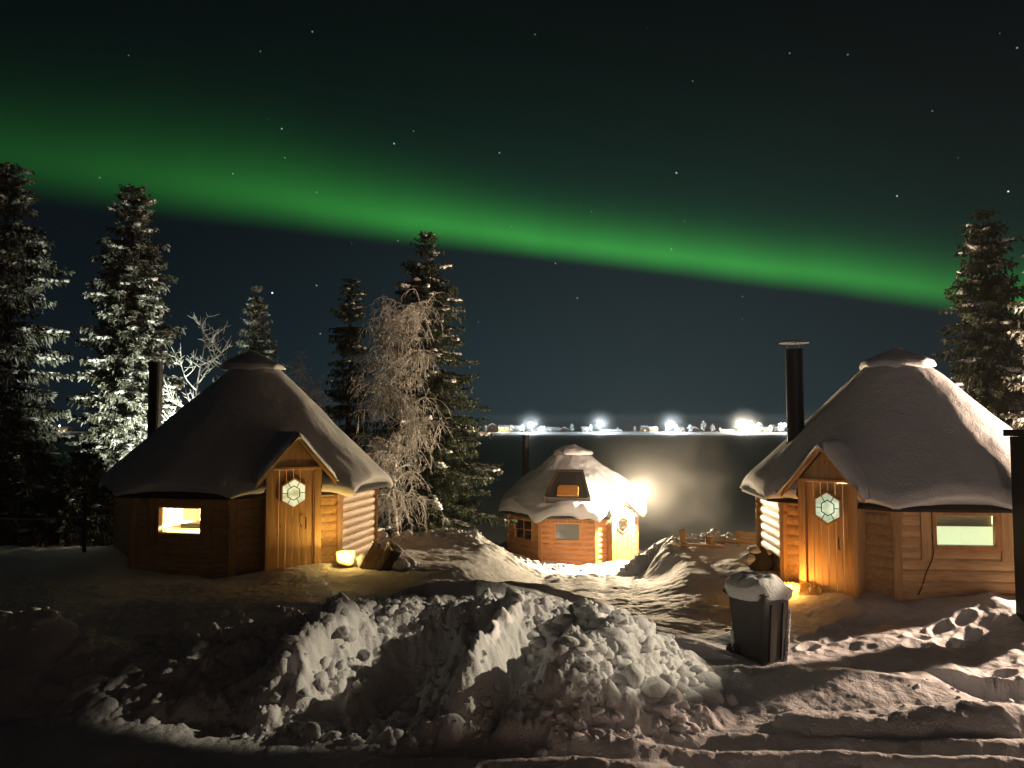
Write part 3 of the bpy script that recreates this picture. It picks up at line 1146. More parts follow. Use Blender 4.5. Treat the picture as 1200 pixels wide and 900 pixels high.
    mb = MB()
    face_poly(mb, mid, t, nrm, hexa(hr), out - .008, out - .002)
    mb.build('door_pane', light['pane'], door)
    mb = MB()
    h2 = hexa(hr * .52)
    for q in range(6):
        p, r2 = h2[q], h2[(q + 1) % 6]
        d = Vector((r2[0] - p[0], r2[1] - p[1])).normalized()
        nn = Vector((-d.y, d.x)) * .006
        face_poly(mb, mid, t, nrm, [(p[0] - nn.x, p[1] - nn.y), (r2[0] - nn.x, r2[1] - nn.y), (r2[0] + nn.x, r2[1] + nn.y), (p[0] + nn.x, p[1] + nn.y)], out - .001, out + .005)
        # spokes to the middle of each side of the rim
        ma = ((p[0] + r2[0]) / 2, (p[1] + r2[1]) / 2)
        o1, o2 = fi[q], fi[(q + 1) % 6]
        mo = ((o1[0] + o2[0]) / 2, (o1[1] + o2[1]) / 2)
        d = Vector((mo[0] - ma[0], mo[1] - ma[1])).normalized()
        nn = Vector((-d.y, d.x)) * .005
        face_poly(mb, mid, t, nrm, [(ma[0] - nn.x, ma[1] - nn.y), (mo[0] - nn.x, mo[1] - nn.y), (mo[0] + nn.x, mo[1] + nn.y), (ma[0] + nn.x, ma[1] + nn.y)], out - .001, out + .004)
    mb.build('lead_came', M['lead'], door)
    # diagonal brace and handle
    mb = MB()
    hp = mid + t * (dw * .55) + nrm * (out + .02)
    mb.tube([(hp.x, hp.y, zb + .82), (hp.x + nrm.x * .035, hp.y + nrm.y * .035, zb + .80), (hp.x + nrm.x * .035, hp.y + nrm.y * .035, zb + .66), (hp.x, hp.y, zb + .64)], .009, 6)
    mb.build('handle', M['black_metal'], door)
    # gable roof running back into the main roof
    ov = pr['over']
    sl = (zpk - ztop - .03) / w
    back = -1.0
    for part, mt, d0, d1, extra, th0 in (('porch_roof', M['shingle'], back, out + .16, 0.0, .035),):
        mb = MB()
        for s in (-1, 1):
            e = w + ov
            poly = [(0, zpk + .005), (s * e, zpk - sl * e + .005), (s * e, zpk - sl * e + .005 + th0), (0, zpk + .005 + th0)]
            if s < 0: poly = poly[::-1]
            face_poly(mb, mid, t, nrm, poly, d0, d1)
        proof = mb.build(part, mt, root)
        # barge boards
        mb = MB()
        for s in (-1, 1):
            e = w + ov
            poly = [(0, zpk - .045), (s * e, zpk - sl * e - .045), (s * e, zpk - sl * e + .015), (0, zpk + .015)]
            if s < 0: poly = poly[::-1]
            face_poly(mb, mid, t, nrm, poly, d1 + .002, d1 + .028)
        mb.build('barge_board', plank, proof)
        # snow on it: rounded slab
        V = []
        na_, nd_ = 41, 26
        e = w + ov + .02
        for j in range(nd_):
            d = back + (d1 + .07 - back) * j / (nd_ - 1)
            for i in range(na_):
                u = -1 + 2 * i / (na_ - 1)
                aa = u * e
                z = zpk - sl * math.sqrt(aa * aa + .004) + .045
                f1 = max(0.0, 1 - max(0, (abs(u) - .86) / .14) ** 2) ** .5
                f2 = max(0.0, 1 - max(0, (d - d1 + .10) / .15) ** 2) ** .5
                q = mid + t * aa + nrm * d
                V.append((q.x, q.y, z + porch_snow * min(f1, f2) * 1.0))
        V = np.array(V)
        V[:, 2] += .35 * porch_snow * fbm(V[:, 0], V[:, 1], 3.0, 3, off=seed)
        Vb = V.copy()
        for idx in range(len(Vb)):
            u = -1 + 2 * (idx % na_) / (na_ - 1)
            Vb[idx, 2] = zpk - sl * abs(u * e) + .038
        i = np.arange(nd_ - 1)[:, None] * na_ + np.arange(na_ - 1)[None, :]
        F1 = np.stack([i, i + 1, i + 1 + na_, i + na_], -1).reshape(-1, 4)
        F2 = F1[:, ::-1] + len(V)
        per = [j * na_ for j in range(nd_)] + [(nd_ - 1) * na_ + i2 for i2 in range(1, na_)] + [j * na_ + na_ - 1 for j in range(nd_ - 2, -1, -1)] + list(range(na_ - 2, 0, -1))
        nV = len(V)
        F3 = np.array([(per[q], per[(q + 1) % len(per)], nV + per[(q + 1) % len(per)], nV + per[q]) for q in range(len(per))])
        np_mesh('porch_snow', np.concatenate([V, Vb]), np.concatenate([F1, F2, F3]), M['roof_snow'], proof)
    # chimney ------------------------------------------------------------
    if chim:
        cx_, cy_, z0, z1, r = chim
        mb = MB()
        mb.lathe((cx_, cy_, 0), [(r, z0), (r, z1 - .02), (r * 1.08, z1 - .02), (r * 1.08, z1)], 20)
        mb.lathe((cx_, cy_, 0), [(r * 1.05, z0 + (z1 - z0) * .55), (r * 1.05, z0 + (z1 - z0) * .55 + .03)], 20)
        ch = mb.build('chimney', M['black_metal'], root, smooth=False)
        mb = MB()
        for q in range(3):
            tq = q * 2.09 + .4
            mb.box((cx_ + r * .8 * math.cos(tq), cy_ + r * .8 * math.sin(tq), z1 + .05), (.015, .015, .11))
        mb.lathe((cx_, cy_, z1 + .10), [(r * 1.75, 0), (r * 1.7, .02), (r * .4, .05), (.005, .055)], 20)
        mb.build('rain_cap', M['grey_metal'], ch)
        mb = MB()
        mb.lathe((cx_, cy_, 0), [(r * 1.7, z0 + .0), (r * 1.06, z0 + .22)], 20)
        mb.build('flashing', M['black_metal'], ch)
    return root, mid, t, nrm, out, zpk, ztop


def lit_pane(name, col, dark, s):
    m = emit(name, col, s)
    g = NG(m.node_tree)
    e = [n for n in g.n if n.type == 'EMISSION'][0]
    n = g.noise(g.mapping(coords(g), (1, 1, 1.6)), 3.2, 2)
    g.l.new(g.mix(g.smooth(n, 0.40, 0.62), dark, col), e.inputs[0])
    return m


M['yellow_pane'] = lit_pane('yellow_pane', (1.0, 0.94, 0.52), (0.58, 0.52, 0.24), 0.95)
M['green_pane'] = lit_pane('green_pane', (0.92, 1.0, 0.66), (0.50, 0.56, 0.36), 0.9)
M['dim_pane'] = lit_pane('dim_pane', (1.0, 0.62, 0.25), (0.5, 0.26, 0.08), 0.6)
pane_L = M['yellow_pane']
zl = HUT_L['zb']
make_hut('log_hut', 'octagonal pine log hut at left with yellow-lit window and dark snowy roof', HUT_L['c'], zl, 2.2, 12, 1.24, 6.36, 0,
         {-1: dict(w=0.70, z0=3.38, z1=3.76, off=-0.03,
                   inside=[('curtain', -.30, -.02, 3.50, 3.80, .50, 'milk_glass'), ('curtain', .06, .40, 3.47, 3.80, .55, 'milk_glass'),
                           ('bench_back', -.34, .02, 3.38, 3.46, .50, 'dark_cloth')])},
         M['log'], M['plank'], dict(pane=pane_L), chim=(-7.35, 15.9, 4.1, 6.35, 0.135), snow=0.09, seed=2, lumps=0.032)
zr = HUT_R['zb']
make_hut('log_hut', 'octagonal pine log hut at right with smooth white roof and greenish lit window', HUT_R['c'], zr, 2.2, -28, 1.32, 6.24, -1,
         {0: dict(w=0.76, z0=3.42, z1=3.82, off=0.03, frame=M['red_plank'],
                  inside=[('blind', -.40, .40, 3.66, 3.84, .10, 'grey_blind'), ('curtain', -.62, .62, 3.20, 3.66, .42, 'milk_glass')])},
         M['log'], M['plank'], dict(pane=M['green_pane']), chim=(4.62, 12.6, 4.55, 6.28, 0.135), snow=0.15, seed=5, lumps=0.020, inner='interior_pale')
zc = HUT_C['zb']
_, pmid, pt, pn, pout, pzpk, pztop = make_hut(
    'log_hut', 'reddish log hut down by the lake with lumpy snow roof and glaring porch lamp', HUT_C['c'], zc, 2.05, -32, 1.42, 4.42, 1,
    {0: dict(w=0.66, z0=1.82, z1=2.26, off=-0.02, frame=M['red_plank'], pane=M['dark_glass'], inside=[('curtain', -.33, .33, 1.82, 2.26, .05, 'white_cloth')]),
     -1: dict(w=0.80, z0=1.75, z1=2.28, off=0.0, frame=M['red_plank'], pane=M['dark_glass'], cross=True)},
    M['red_log'], M['red_plank'], dict(pane=M['dim_pane']), chim=(0.45, 25.3, 2.9, 4.75, 0.11), snow=0.20, seed=9, lumps=0.085, porch_snow=0.13, cap_r=0.74, porch=dict(dh=1.50, peak=0.36), bul=0.06)
point_light("left_room_light", (HUT_L['c'][0] + .2, HUT_L['c'][1] + .7, zl + .85), 3600, (1.0, 0.86, 0.54), 0.12)
point_light("right_room_light", (HUT_R['c'][0] + .1, HUT_R['c'][1] + .7, zr + .85), 4200, (0.80, 1.0, 0.95), 0.12)
point_light("lake_room_light", (HUT_C['c'][0], HUT_C['c'][1], zc + 1.3), 10, (1.0, 0.70, 0.40), 0.12)

# roof hatch of the lake hut: dark trapezoid with an amber lower panel, lying on the front slope
def roof_hatch():
    C, R, th, ze = HUT_C['c'], 2.05, -32, zc + 1.42 - .06
    a = R_(th + 22.5)
    n2 = Vector((math.sin(a), -math.cos(a), 0))
    t2 = Vector((math.cos(a), math.sin(a), 0))
    Re = (R + .30) * math.cos(math.pi / 8)
    Rt = .40 * math.cos(math.pi / 8)
    zt = 4.42 - .36
    up = (Vector((C[0], C[1], 0)) + n2 * Rt + Vector((0, 0, zt))) - (Vector((C[0], C[1], 0)) + n2 * Re + Vector((0, 0, ze)))
    Ls = up.length
    up.normalize()
    nr = t2.cross(up)
    if nr.z < 0: nr = -nr
    o = Vector((C[0], C[1], 0)) + n2 * Re + Vector((0, 0, ze))
    root = bpy.data.objects['log_hut.002']

    def fn(a_, b_, d):
        return o + t2 * a_ + up * b_ + nr * d
    hb = 0.42
    o = o + nr * .13
    mb = MB()
    mb.prism([(-.62, hb), (.62, hb), (.36, hb + 1.02), (-.36, hb + 1.02)], .02, .255, fn)
    h = mb.build('roof_hatch', M['shingle'], root)
    mb = MB()
    mb.prism([(-.31, hb + .04), (.31, hb + .04), (.31, hb + .38), (.24, hb + .46), (-.24, hb + .46), (-.31, hb + .38)], .256, .30, fn)
    mb.build('hatch_panel', M['hatch_amber'], h, bevel=.02)
    mb = MB()
    for q in ((-.66, -.58, -.40, -.32), (.58, .66, .32, .40)):
        mb.prism([(q[0], hb), (q[1], hb), (q[3], hb + 1.04), (q[2], hb + 1.04)], .02, .285, fn)
    mb.prism([(-.40, hb + 1.02), (.40, hb + 1.02), (.40, hb + 1.09), (-.40, hb + 1.09)], .02, .29, fn)
    mb.build('hatch_frame', M['dark_wood'], h)


roof_hatch()

# porch lamp of the lake hut: its own small thing fixed above the door
lp = pmid + pn * (pout + .36) + Vector((0, 0, pzpk + .20))
root = empty('wall_lamp', (lp.x, lp.y, lp.z))
tag(root, 'glaring warm lamp fixed in the gable above the lake hut entrance', 'lamp')
mb = MB()
b0 = pmid + pn * (pout + .03)
mb.tube([(b0.x - lp.x, b0.y - lp.y, -.44), (b0.x - lp.x + pn.x * .16, b0.y - lp.y + pn.y * .16, -.36), (0, 0, .02), (0, 0, .12)], .015, 8)
mb.lathe((0, 0, .06), [(.05, .05), (.09, 0.0)], 16)
mb.build('bracket', M['black_metal'], root)
mb = MB()
mb.blob((0, 0, 0), (.17, .17, .17), random.Random(1), 2, 0.0)
mb.build('bulb', M['porch_bulb'], root, smooth=True)
bpy.data.objects['porch_light'].location = (lp.x + pn.x * .22, lp.y + pn.y * .22, lp.z - .02)

# icicles of the lake hut hang from its eave by the lamp: a part of the hut
rng = random.Random(4)
Pq = octo(HUT_C['c'], 2.33, -32)
for i in range(46):
    f = i / 46
    p = Pq[0].lerp(Pq[1], f) if i % 3 else Pq[1].lerp(Pq[2], f * .45)
    L = rng.uniform(.04, .16) * (1.4 if f > .7 else 1)
    z = zc + 1.42 - .10
    mb = MB()
    mb.tube([(p.x, p.y, z), (p.x, p.y, z - L * .5), (p.x, p.y, z - L)], [.012, .008, .001], 5)
    mb.build('icicle', M['ice'], bpy.data.objects['log_hut.002'], smooth=True)

# unseen blocker added behind the camera, keeping the fill off the near bank
mb = MB()
mb.box((2.0, -2.5, 3.6), (22.0, 0.14, 7.03))
mb.box((2.0, -2.5, 7.14), (22.2, 0.22, 0.05))
tag(mb.build('light_blocker', M['dark_wood']), 'unseen dark wall added behind the viewpoint to block the fill light', 'light blocker')

# ------------------------------------------------------------------ loose snow
rng = random.Random(11)
mb = MB()


def clod(x, y, s, sub=2, sink=.25, jag=.2):
    z = tz(x, y)
    mb.blob((x, y, z + s * (.5 - sink)), (s * rng.uniform(.8, 1.3), s * rng.uniform(.7, 1.1), s * rng.uniform(.65, 1.0)), rng, sub, jag)


def cz_at(x): return float(np.interp(x, CRESTY_X, CRESTY_Y))
def fy_at(x): return float(np.interp(x, FOOT_X, FOOT_Y))


spots = []
for i in range(760):   # the coarse rubble at the right of the heap
    x = rng.gauss(1.02, .42)
    t = rng.random()
    y = fy_at(x) + (cz_at(x) - fy_at(x)) * t - rng.uniform(0, .1)
    if x - (8.3 - y) * .42 < -.15 and rng.random() < .8: continue
    if math.sin(x * 5.1 + y * 3) * math.sin(y * 6.3 - x * 2) < -.25: continue
    spots.append((x, y, min(.13, .012 + rng.expovariate(1 / .03))))
for i in range(240):   # rubble at the lower left
    x = rng.uniform(-2.35, -.9)
    t = rng.random() ** 1.5
    y = fy_at(x) + (cz_at(x) - fy_at(x)) * t * .9 - .08
    spots.append((x, y, min(.085, .014 + rng.expovariate(1 / .02))))
for i in range(170):   # bottom of the dark gully
    x = rng.uniform(-1.4, .5)
    y = fy_at(x) + rng.uniform(-.15, .55) ** 1.0
    spots.append((x, y, min(.06, .010 + rng.expovariate(1 / .014))))
for i in range(280):   # along the crest
    x = rng.uniform(-2.7, 1.9)
    y = cz_at(x) + rng.gauss(0, .12)
    spots.append((x, y, min(.075, .012 + rng.expovariate(1 / .017))))
for i in range(150):   # crest further left and the right windrow
    x = rng.uniform(-6.5, -2.4)
    spots.append((x, cz_at(x) + rng.gauss(0, .1), min(.085, .014 + rng.expovariate(1 / .018))))
for i in range(130):
    x = rng.uniform(1.7, 4.9)
    if i % 3 == 0: spots.append((x, cz_at(x) + rng.gauss(-.05, .12), .005 + rng.expovariate(1 / .009)))
for i in range(90):   # crumbs in front of the heap
    x = rng.uniform(-2.2, 5.0)
    spots.append((x, fy_at(x) - abs(rng.gauss(0, .25)), .008 + rng.expovariate(1 / .012)))
X = np.array([s[0] for s in spots]); Yy = np.array([s[1] for s in spots])
ZZ = terrain(X, Yy)
for (x, y, s), z in zip(spots, ZZ):
    mb.blob((x, y, z + s * rng.uniform(-.45, .22)), (s * rng.uniform(.7, 1.6), s * rng.uniform(.6, 1.2), s * rng.uniform(.5, 1.05)), rng, 2, rng.uniform(.12, .34))
tag(mb.build('snow_rubble', M['snow'], smooth=True), kind='stuff')

# clods on the berms down by the lake hut
mb = MB()
spots = []
for i in range(260):
    f = rng.random()
    x = np.interp(f, [0, .3, .6, 1], [-.9, -.4, .6, 2.3]) + rng.gauss(0, .22)
    y = np.interp(f, [0, .3, .6, 1], [16.5, 18, 20, 21.3]) + rng.gauss(0, .2)
    spots.append((x, y, .012 + rng.expovariate(1 / .022)))
for i in range(220):
    f = rng.random()
    spots.append((-3.4 + 2.6 * f + rng.gauss(0, .1), 14.9 + 1.4 * f + rng.gauss(0, .22), .012 + rng.expovariate(1 / .02)))
for i in range(120):
    f = rng.random()
    spots.append((2.2 + 3 * f, 16.7 + rng.gauss(0, .2), .012 + rng.expovariate(1 / .02)))
X = np.array([s[0] for s in spots]); Yy = np.array([s[1] for s in spots])
ZZ = terrain(X, Yy)
for (x, y, s), z in zip(spots, ZZ):
    mb.blob((x, y, z + s * .2), (s * rng.uniform(.8, 1.3), s * rng.uniform(.7, 1.1), s * rng.uniform(.65, 1.0)), rng, 1, .2)
tag(mb.build('berm_rubble', M['snow'], smooth=True), kind='stuff')

# single lumps that lie apart in the dark left of the heap
for i, (px, py, s) in enumerate([(330, 785, .085), (322, 742, .05), (258, 822, .04), (295, 824, .03), (217, 737, .06), (262, 722, .07), (248, 742, .08), (330, 722, .06), (282, 723, .055)]):
    Y0 = 7.0
    for q in range(300):
        p = at(px, py, Y0)
        if p.z <= tz(p.x, p.y): break
        Y0 += .01
    mb = MB()
    mb.blob((0, 0, s * .4), (s * .8, s * .7, s), rng, 2, .22)
    o = mb.build('snow_lump', M['snow'], smooth=True)
    o.location = (p.x, p.y, tz(p.x, p.y))
    tag(o, 'small loose lump of snow on the dark bank left of the big heap', 'snow lump', 'loose lumps on the dark bank')

# ------------------------------------------------------------------ lanterns, bin, posts, wood


def on_ground(px, py, Y0=6.0, step=.02, far=24):
    y = Y0
    while y < far:
        p = at(px, py, y)
        if p.z <= tz(p.x, p.y): return Vector((p.x, p.y, tz(p.x, p.y)))
        y += step
    return p


def lantern(x, y, z, r, h, label, shell, power, color):
    root = empty('ice_lantern', (x, y, z))
    tag(root, label, 'lantern')
    mb = MB()
    n = 28
    prof = [(r * .80, 0), (r * .88, h * .5), (r, h), (r * .90, h), (r * .76, h * .5), (r * .66, .03)]
    mb.lathe((0, 0, 0), prof, n)
    mb.build('shell', shell, root, smooth=False)
    mb = MB()
    mb.lathe((0, 0, .03), [(.04, 0), (.04, h * .3)], 14)
    c = mb.build('candle', M['white_cloth'], root)
    mb = MB()
    mb.blob((0, 0, .03 + h * .3 + .06), (.028, .028, .06), random.Random(2), 2, 0)
    mb.build('flame', M['flame'], c, smooth=True)
    point_light('candle_light', (x, y, z + h * .3 + .12), power, color, .035)


pL = on_ground(404, 688, 10.6)
pL = Vector((-2.58, 12.1, tz(-2.58, 12.1)))
lantern(pL.x, pL.y, pL.z + .0, .145, .23, 'glowing yellow ice lantern in the snow beside the left hut door', M['ice'], 95, (1.0, 0.62, 0.16))
pR = on_ground(926, 700, 10.0)
lantern(pR.x, pR.y, pR.z - .02, .14, .20, 'orange glowing ice lantern half sunk in snow by the right hut door', M['ice'], 75, (1.0, 0.42, 0.08))
# lumps of ice leaning round the right lantern
for i, (dx, dy, s) in enumerate([(.22, .10, .16), (.33, -.02, .12), (.10, .22, .13)]):
    mb = MB()
    mb.blob((0, 0, s * .45), (s, s * .7, s * .75), rng, 2, .22)
    o = mb.build('ice_block', M['ice'], smooth=True)
    o.location = (pR.x + dx, pR.y + dy, tz(pR.x + dx, pR.y + dy) - .02)
    tag(o, ['broad ice block leaning right beside the orange lantern', 'small ice block in front of the broad one near the orange lantern', 'ice block behind the orange lantern against the log wall'][i], 'ice block')


def wheelie_bin():
    x, y = at(890, 762, 8.85).x, 8.85
    z = tz(x, y) - .12
    root = empty('wheelie_bin', (x, y, 2.38), R_(33))
    tag(root, 'dark plastic wheelie bin wearing a thick cap of snow', 'bin')
    mb = MB()
    H = .78

    def ring(hw, hd, z, r=.05, off=0):
        out = []
        for sx, sy, a0 in ((1, 1, 0), (-1, 1, 90), (-1, -1, 180), (1, -1, 270)):
            for q in range(4):
                a = R_(a0 + q * 30)
                out.append((sx * (hw - r) + r * math.cos(a), sy * (hd - r) + r * math.sin(a) + off, z))
        return out
    rings = [ring(.185, .20, .0), ring(.20, .215, .10), ring(.235, .255, H - .05), ring(.255, .275, H - .05), ring(.255, .275, H)]
    vs = [p for r in rings for p in r]
    n = 16
    fs = [(i * n + k, i * n + (k + 1) % n, (i + 1) * n + (k + 1) % n, (i + 1) * n + k) for i in range(len(rings) - 1) for k in range(n)] + [tuple(range(n))[::-1]]
    mb.add(vs, fs)
    mb.build('body', M['bin_plastic'], root, smooth=False)
    mb = MB()
    rings = [ring(.265, .285, H + .002), ring(.27, .29, H + .02), ring(.25, .27, H + .05), ring(.15, .17, H + .07)]
    vs = [p for r in rings for p in r]
    mb.add(vs, [(i * n + k, i * n + (k + 1) % n, (i + 1) * n + (k + 1) % n, (i + 1) * n + k) for i in range(3) for k in range(n)] + [tuple(range(n))[::-1], tuple(range(3 * n, 4 * n))])
    mb.build('lid', M['bin_plastic'], root)
    mb = MB()
    mb.tube([(-.20, .27, H - .06), (-.20, .34, H - .03), (.20, .34, H - .03), (.20, .27, H - .06)], .014, 8)
    mb.build('handle', M['bin_plastic'], root)
    for s in (-1, 1):
        mb = MB()
        mb.tube([(s * .17, .20, .08), (s * .215, .20, .08)], .10, 18)
        mb.build('wheel', M['black_metal'], root)
    # ribs at the front corner
    mb = MB()
    for s in (-.10, .10):
        mb.prism([(s - .012, .05), (s + .012, .05), (s + .012, H - .10), (s - .012, H - .10)], .0, .02, lambda a, b, d: (a, -.205 - .05 * b / H - d, b))
    mb.build('rib', M['bin_plastic'], root)
    # snow cap: lumpy, bulging over the rim
    V = []
    na_, nt_ = 64, 22
    for j in range(nt_):
        t = j / (nt_ - 1)
        for k in range(na_):
            a = 2 * math.pi * k / na_
            e = (abs(math.cos(a)) ** 4 + abs(math.sin(a)) ** 4) ** (-.25)
            rr = .305 * e
            if t < .72:
                q = t / .72
                r = rr * q
                z = H + .05 + .125 * (1 - q ** 2.2) + .02
            else:
                q = (t - .72) / .28
                r = rr * (1 + .05 * math.sin(q * math.pi) - .10 * q)
                z = H + .07 - .14 * q
            V.append((r * math.cos(a), r * math.sin(a), z))
    V = np.array(V)
    V[:, 2] += .11 * fbm(V[:, 0] + 3, V[:, 1] + 5, 4.0, 3) * np.clip((V[:, 2] - H + .1) * 8, .3, 1)
    i = np.arange(nt_ - 1)[:, None] * na_ + np.arange(na_)[None, :]
    k2 = np.arange(nt_ - 1)[:, None] * na_ + (np.arange(na_)[None, :] + 1) % na_
    np_mesh('snow_cap', V, np.stack([i, i + na_, k2 + na_, k2], -1).reshape(-1, 4), M['roof_snow'], root)
    # snow plastered on two edges
    for e in (0, 1):
        mb = MB()
        for q in range(26):
            f = q / 25
            if e == 0: mb.blob((.190 + .03 * f, -.200 - .03 * f, .02 + f * .55), (.028, .03, .035), rng, 1, .25)
            elif f < .6: mb.blob((-.185 - .03 * f, .195 + .025 * f, .02 + f * .5), (.03, .028, .035), rng, 1, .25)
        mb.build('snow_crust', M['snow'], root, smooth=True)


wheelie_bin()


def black_post():
    x, y = at(1196, 600, 9.7).x + .16, 9.7
    z = tz(x, y)
    top = at(1196, 503, 9.7).z
    root = empty('gate_post', (x, y, z), R_(4))
    tag(root, 'tall black square post with flat cap at the right edge', 'post')
    mb = MB()
    mb.box((0, 0, (top - .09 - z) / 2 - .1), (.32, .32, top - .09 - z + .2))
    mb.build('shaft', M['black_paint'], root, bevel=.008)
    mb = MB()
    mb.box((0, 0, top - z - .045), (.42, .42, .085))
    mb.build('cap', M['black_paint'], root, bevel=.008)


black_post()

# split logs leaning together by the left hut
pw = on_ground(436, 668, 11.5)
for i, (dx, dy, ln, tilt, yaw, r, lab) in enumerate([
        (-.10, .0, .46, 28, 0, .11, 'split log leaning right beside the left hut, pale cut face to the lantern'),
        (.14, .05, .44, -30, 192, .12, 'split log with dark bark leaning left against its neighbour by the left hut'),
        (.30, .16, .34, -62, 30, .09, 'low snow-dusted log lying at the right end of the leaning logs')]):
    mb = MB()
    n = 14
    poly = [(r * math.cos(math.pi * k / n), r * math.sin(math.pi * k / n)) for k in range(n + 1)]
    mb.prism(poly, 0, ln, lambda a, b, d: (a, b * .9, d))
    root = empty('split_log', (pw.x + dx, pw.y + dy, tz(pw.x + dx, pw.y + dy) - .03))
    root.rotation_euler = (R_(-8), R_(tilt), R_(yaw))
    tag(root, lab, 'log')
    mb.build('bark', M['bark'], root)
    mb = MB()
    mb.box((0, -.006, ln / 2), (2 * r * .96, .010, ln * .98))
    mb.build('cut_face', M['cut_wood'], root)
    mb = MB()
    for q in range(7):
        mb.blob((rng.uniform(-r, r) * .7, rng.uniform(0, r * .7), ln * rng.uniform(.9, 1.02)), (.06, .05, .04), rng, 2, .2)
    mb.build('snow_top', M['roof_snow'], root, smooth=True)
# snow heaped against that wall corner
mb = MB()
for q in range(26):
    x, y = pw.x + rng.uniform(-.55, .55), pw.y + rng.uniform(.1, .5)
    mb.blob((x, y, tz(x, y) + rng.uniform(0, .10)), (rng.uniform(.07, .16),) * 2 + (rng.uniform(.05, .12),), rng, 2, .15)
tag(mb.build('wall_drift', M['snow'], smooth=True), kind='stuff')

# dark stones with snow by the right hut's left wall
ps = on_ground(893, 668, 11.0)
for i, (dx, dy, s, lab) in enumerate([(-.02, .05, .20, 'larger dark stone under snow behind the bin, by the right hut corner'), (.20, .20, .17, 'smaller dark stone close to the pale log wall behind the bin')]):
    root = empty('stone', (ps.x + dx, ps.y + dy, tz(ps.x + dx, ps.y + dy)))
    tag(root, lab, 'stone')
    mb = MB()
    mb.blob((0, 0, s * .75), (s, s * .8, s), rng, 3, .14)
    mb.build('rock', M['stone'], root, smooth=True)
    mb = MB()
    mb.blob((-.05, .02, s * 1.55), (s * .75, s * .7, s * .3), rng, 3, .14)
    mb.blob((-.18, -.03, s * .9), (s * .6, s * .6, s * .4), rng, 3, .14)
    mb.build('snow_top', M['roof_snow'], root, smooth=True)
# snow-covered stick pointing left from the stones
a_, b_ = at(843, 676, 10.9), at(872, 681, 10.7)
mb = MB()
mb.tube([a_, a_.lerp(b_, .5) + Vector((0, 0, .01)), b_], [.016, .02, .022], 7)
tag(mb.build('stick', M['frost_twig']), 'thin snowy stick poking out left of the bin top', 'stick')

# timber left on the right bank
p = on_ground(801, 640, 14, .02, 19)
mb = MB()
mb.box((0, 0, .15), (.13, .045, .42))
o = mb.build('tilted_board', M['cut_wood'], bevel=.01)
o.location = p
o.rotation_euler = (R_(12), R_(-17), R_(30))
tag(o, 'short pale board stuck aslant in the snow right of the lake hut', 'board')
p = on_ground(832, 640, 14, .02, 19)
mb = MB()
mb.lathe((0, 0, -.05), [(.085, 0), (.08, .22), (.07, .225)], 16)
o = mb.build('wood_stump', M['cut_wood'])
o.location = p
tag(o, 'small round pine stump standing in snow on the right bank', 'stump')
for i, (px, py, w, rz, lab) in enumerate([(822, 641, .9, 8, 'thin pale plank lying flat by the little stump'), (862, 637, .7, -25, 'short plank half buried in snow right of the stump')]):
    p = on_ground(px, py, 14, .02, 19)
    mb = MB()
    mb.box((0, 0, .04), (w, .14, .035))
    o = mb.build('plank', M['cut_wood'], bevel=.005)
    o.location = p
    o.rotation_euler = (0, R_(3), R_(rz))
    tag(o, lab, 'plank')
# slatted bench end beside the right hut
p = on_ground(881, 640, 14, .02, 19)
root = empty('slatted_bench', (p.x, p.y, p.z), R_(-28))
tag(root, 'snowy slatted bench back standing behind the right hut wall', 'bench')
for q in range(4):
    mb = MB()
    mb.box((0, .02 * q, .06 + .06 * q), (.62, .025, .04))
    mb.build('slat', M['cut_wood'], root, bevel=.005)
for s in (-.24, .24):
    mb = MB()
    mb.tube([(s, -.03, -.15), (s, .02, .06), (s, .09, .28)], .02, 6)
    mb.build('leg', M['cut_wood'], root)

# power cable from the right hut window
mb = MB()
PR = octo(HUT_R['c'], 2.2, -28)
wa, wb = PR[0], PR[1]
wt = (wb - wa).normalized()
wn = Vector((wt.y, -wt.x, 0))
if wn.y > 0: wn = -wn


def on_wall(px, py, off):
    d = at(px, py, 10.0) - Vector((0, 0, CAM_Z))
    k = (wa + wn * off - Vector((0, 0, 0))).dot(wn) / (d.x * wn.x + d.y * wn.y)
    return Vector((0, 0, CAM_Z)) + d * k


c0, c1 = on_wall(1094, 640, .05), on_wall(1075, 697, .06)
pts = []
for q in range(14):
    f = q / 13
    p = c0.lerp(c1, f)
    p += wt * (.035 * math.sin(f * 3.1) + .01 * math.sin(f * 9)) + wn * (.012 * math.sin(f * 7))
    pts.append(p)
mb.tube(pts, .008, 6)
tag(mb.build('power_cable', M['cable'], smooth=True), 'dark cable hanging from the right hut window down to the snow', 'cable')

# rope rail at far left
root = empty('rope_rail', (-8.0, 14.4, tz(-8.0, 14.4)))
tag(root, 'pale rope rail with a thin post, in the dark left of the left hut', 'rail')
for px in (100, -40):
    p = at(px, 606, 14.2)
    mb = MB()
    gz = tz(p.x, p.y)
    mb.tube([(p.x - root.location.x, p.y - root.location.y, gz - .2 - root.location.z), (p.x - root.location.x, p.y - root.location.y, p.z + .42 - root.location.z)], .035, 8)
    mb.build('post', M['dark_wood'], root)
a_, b_ = at(-40, 605, 14.2), at(128, 604, 14.2)
mb = MB()
mb.tube([a_.lerp(b_, q / 14) - root.location + Vector((0, 0, -.06 * math.sin(math.pi * q / 14))) for q in range(15)], .016, 7)
mb.build('rope', M['rope'], root, smooth=True)

# ------------------------------------------------------------------ trees


def tri_strip(quads):
    return np.array(quads, dtype=np.float32)


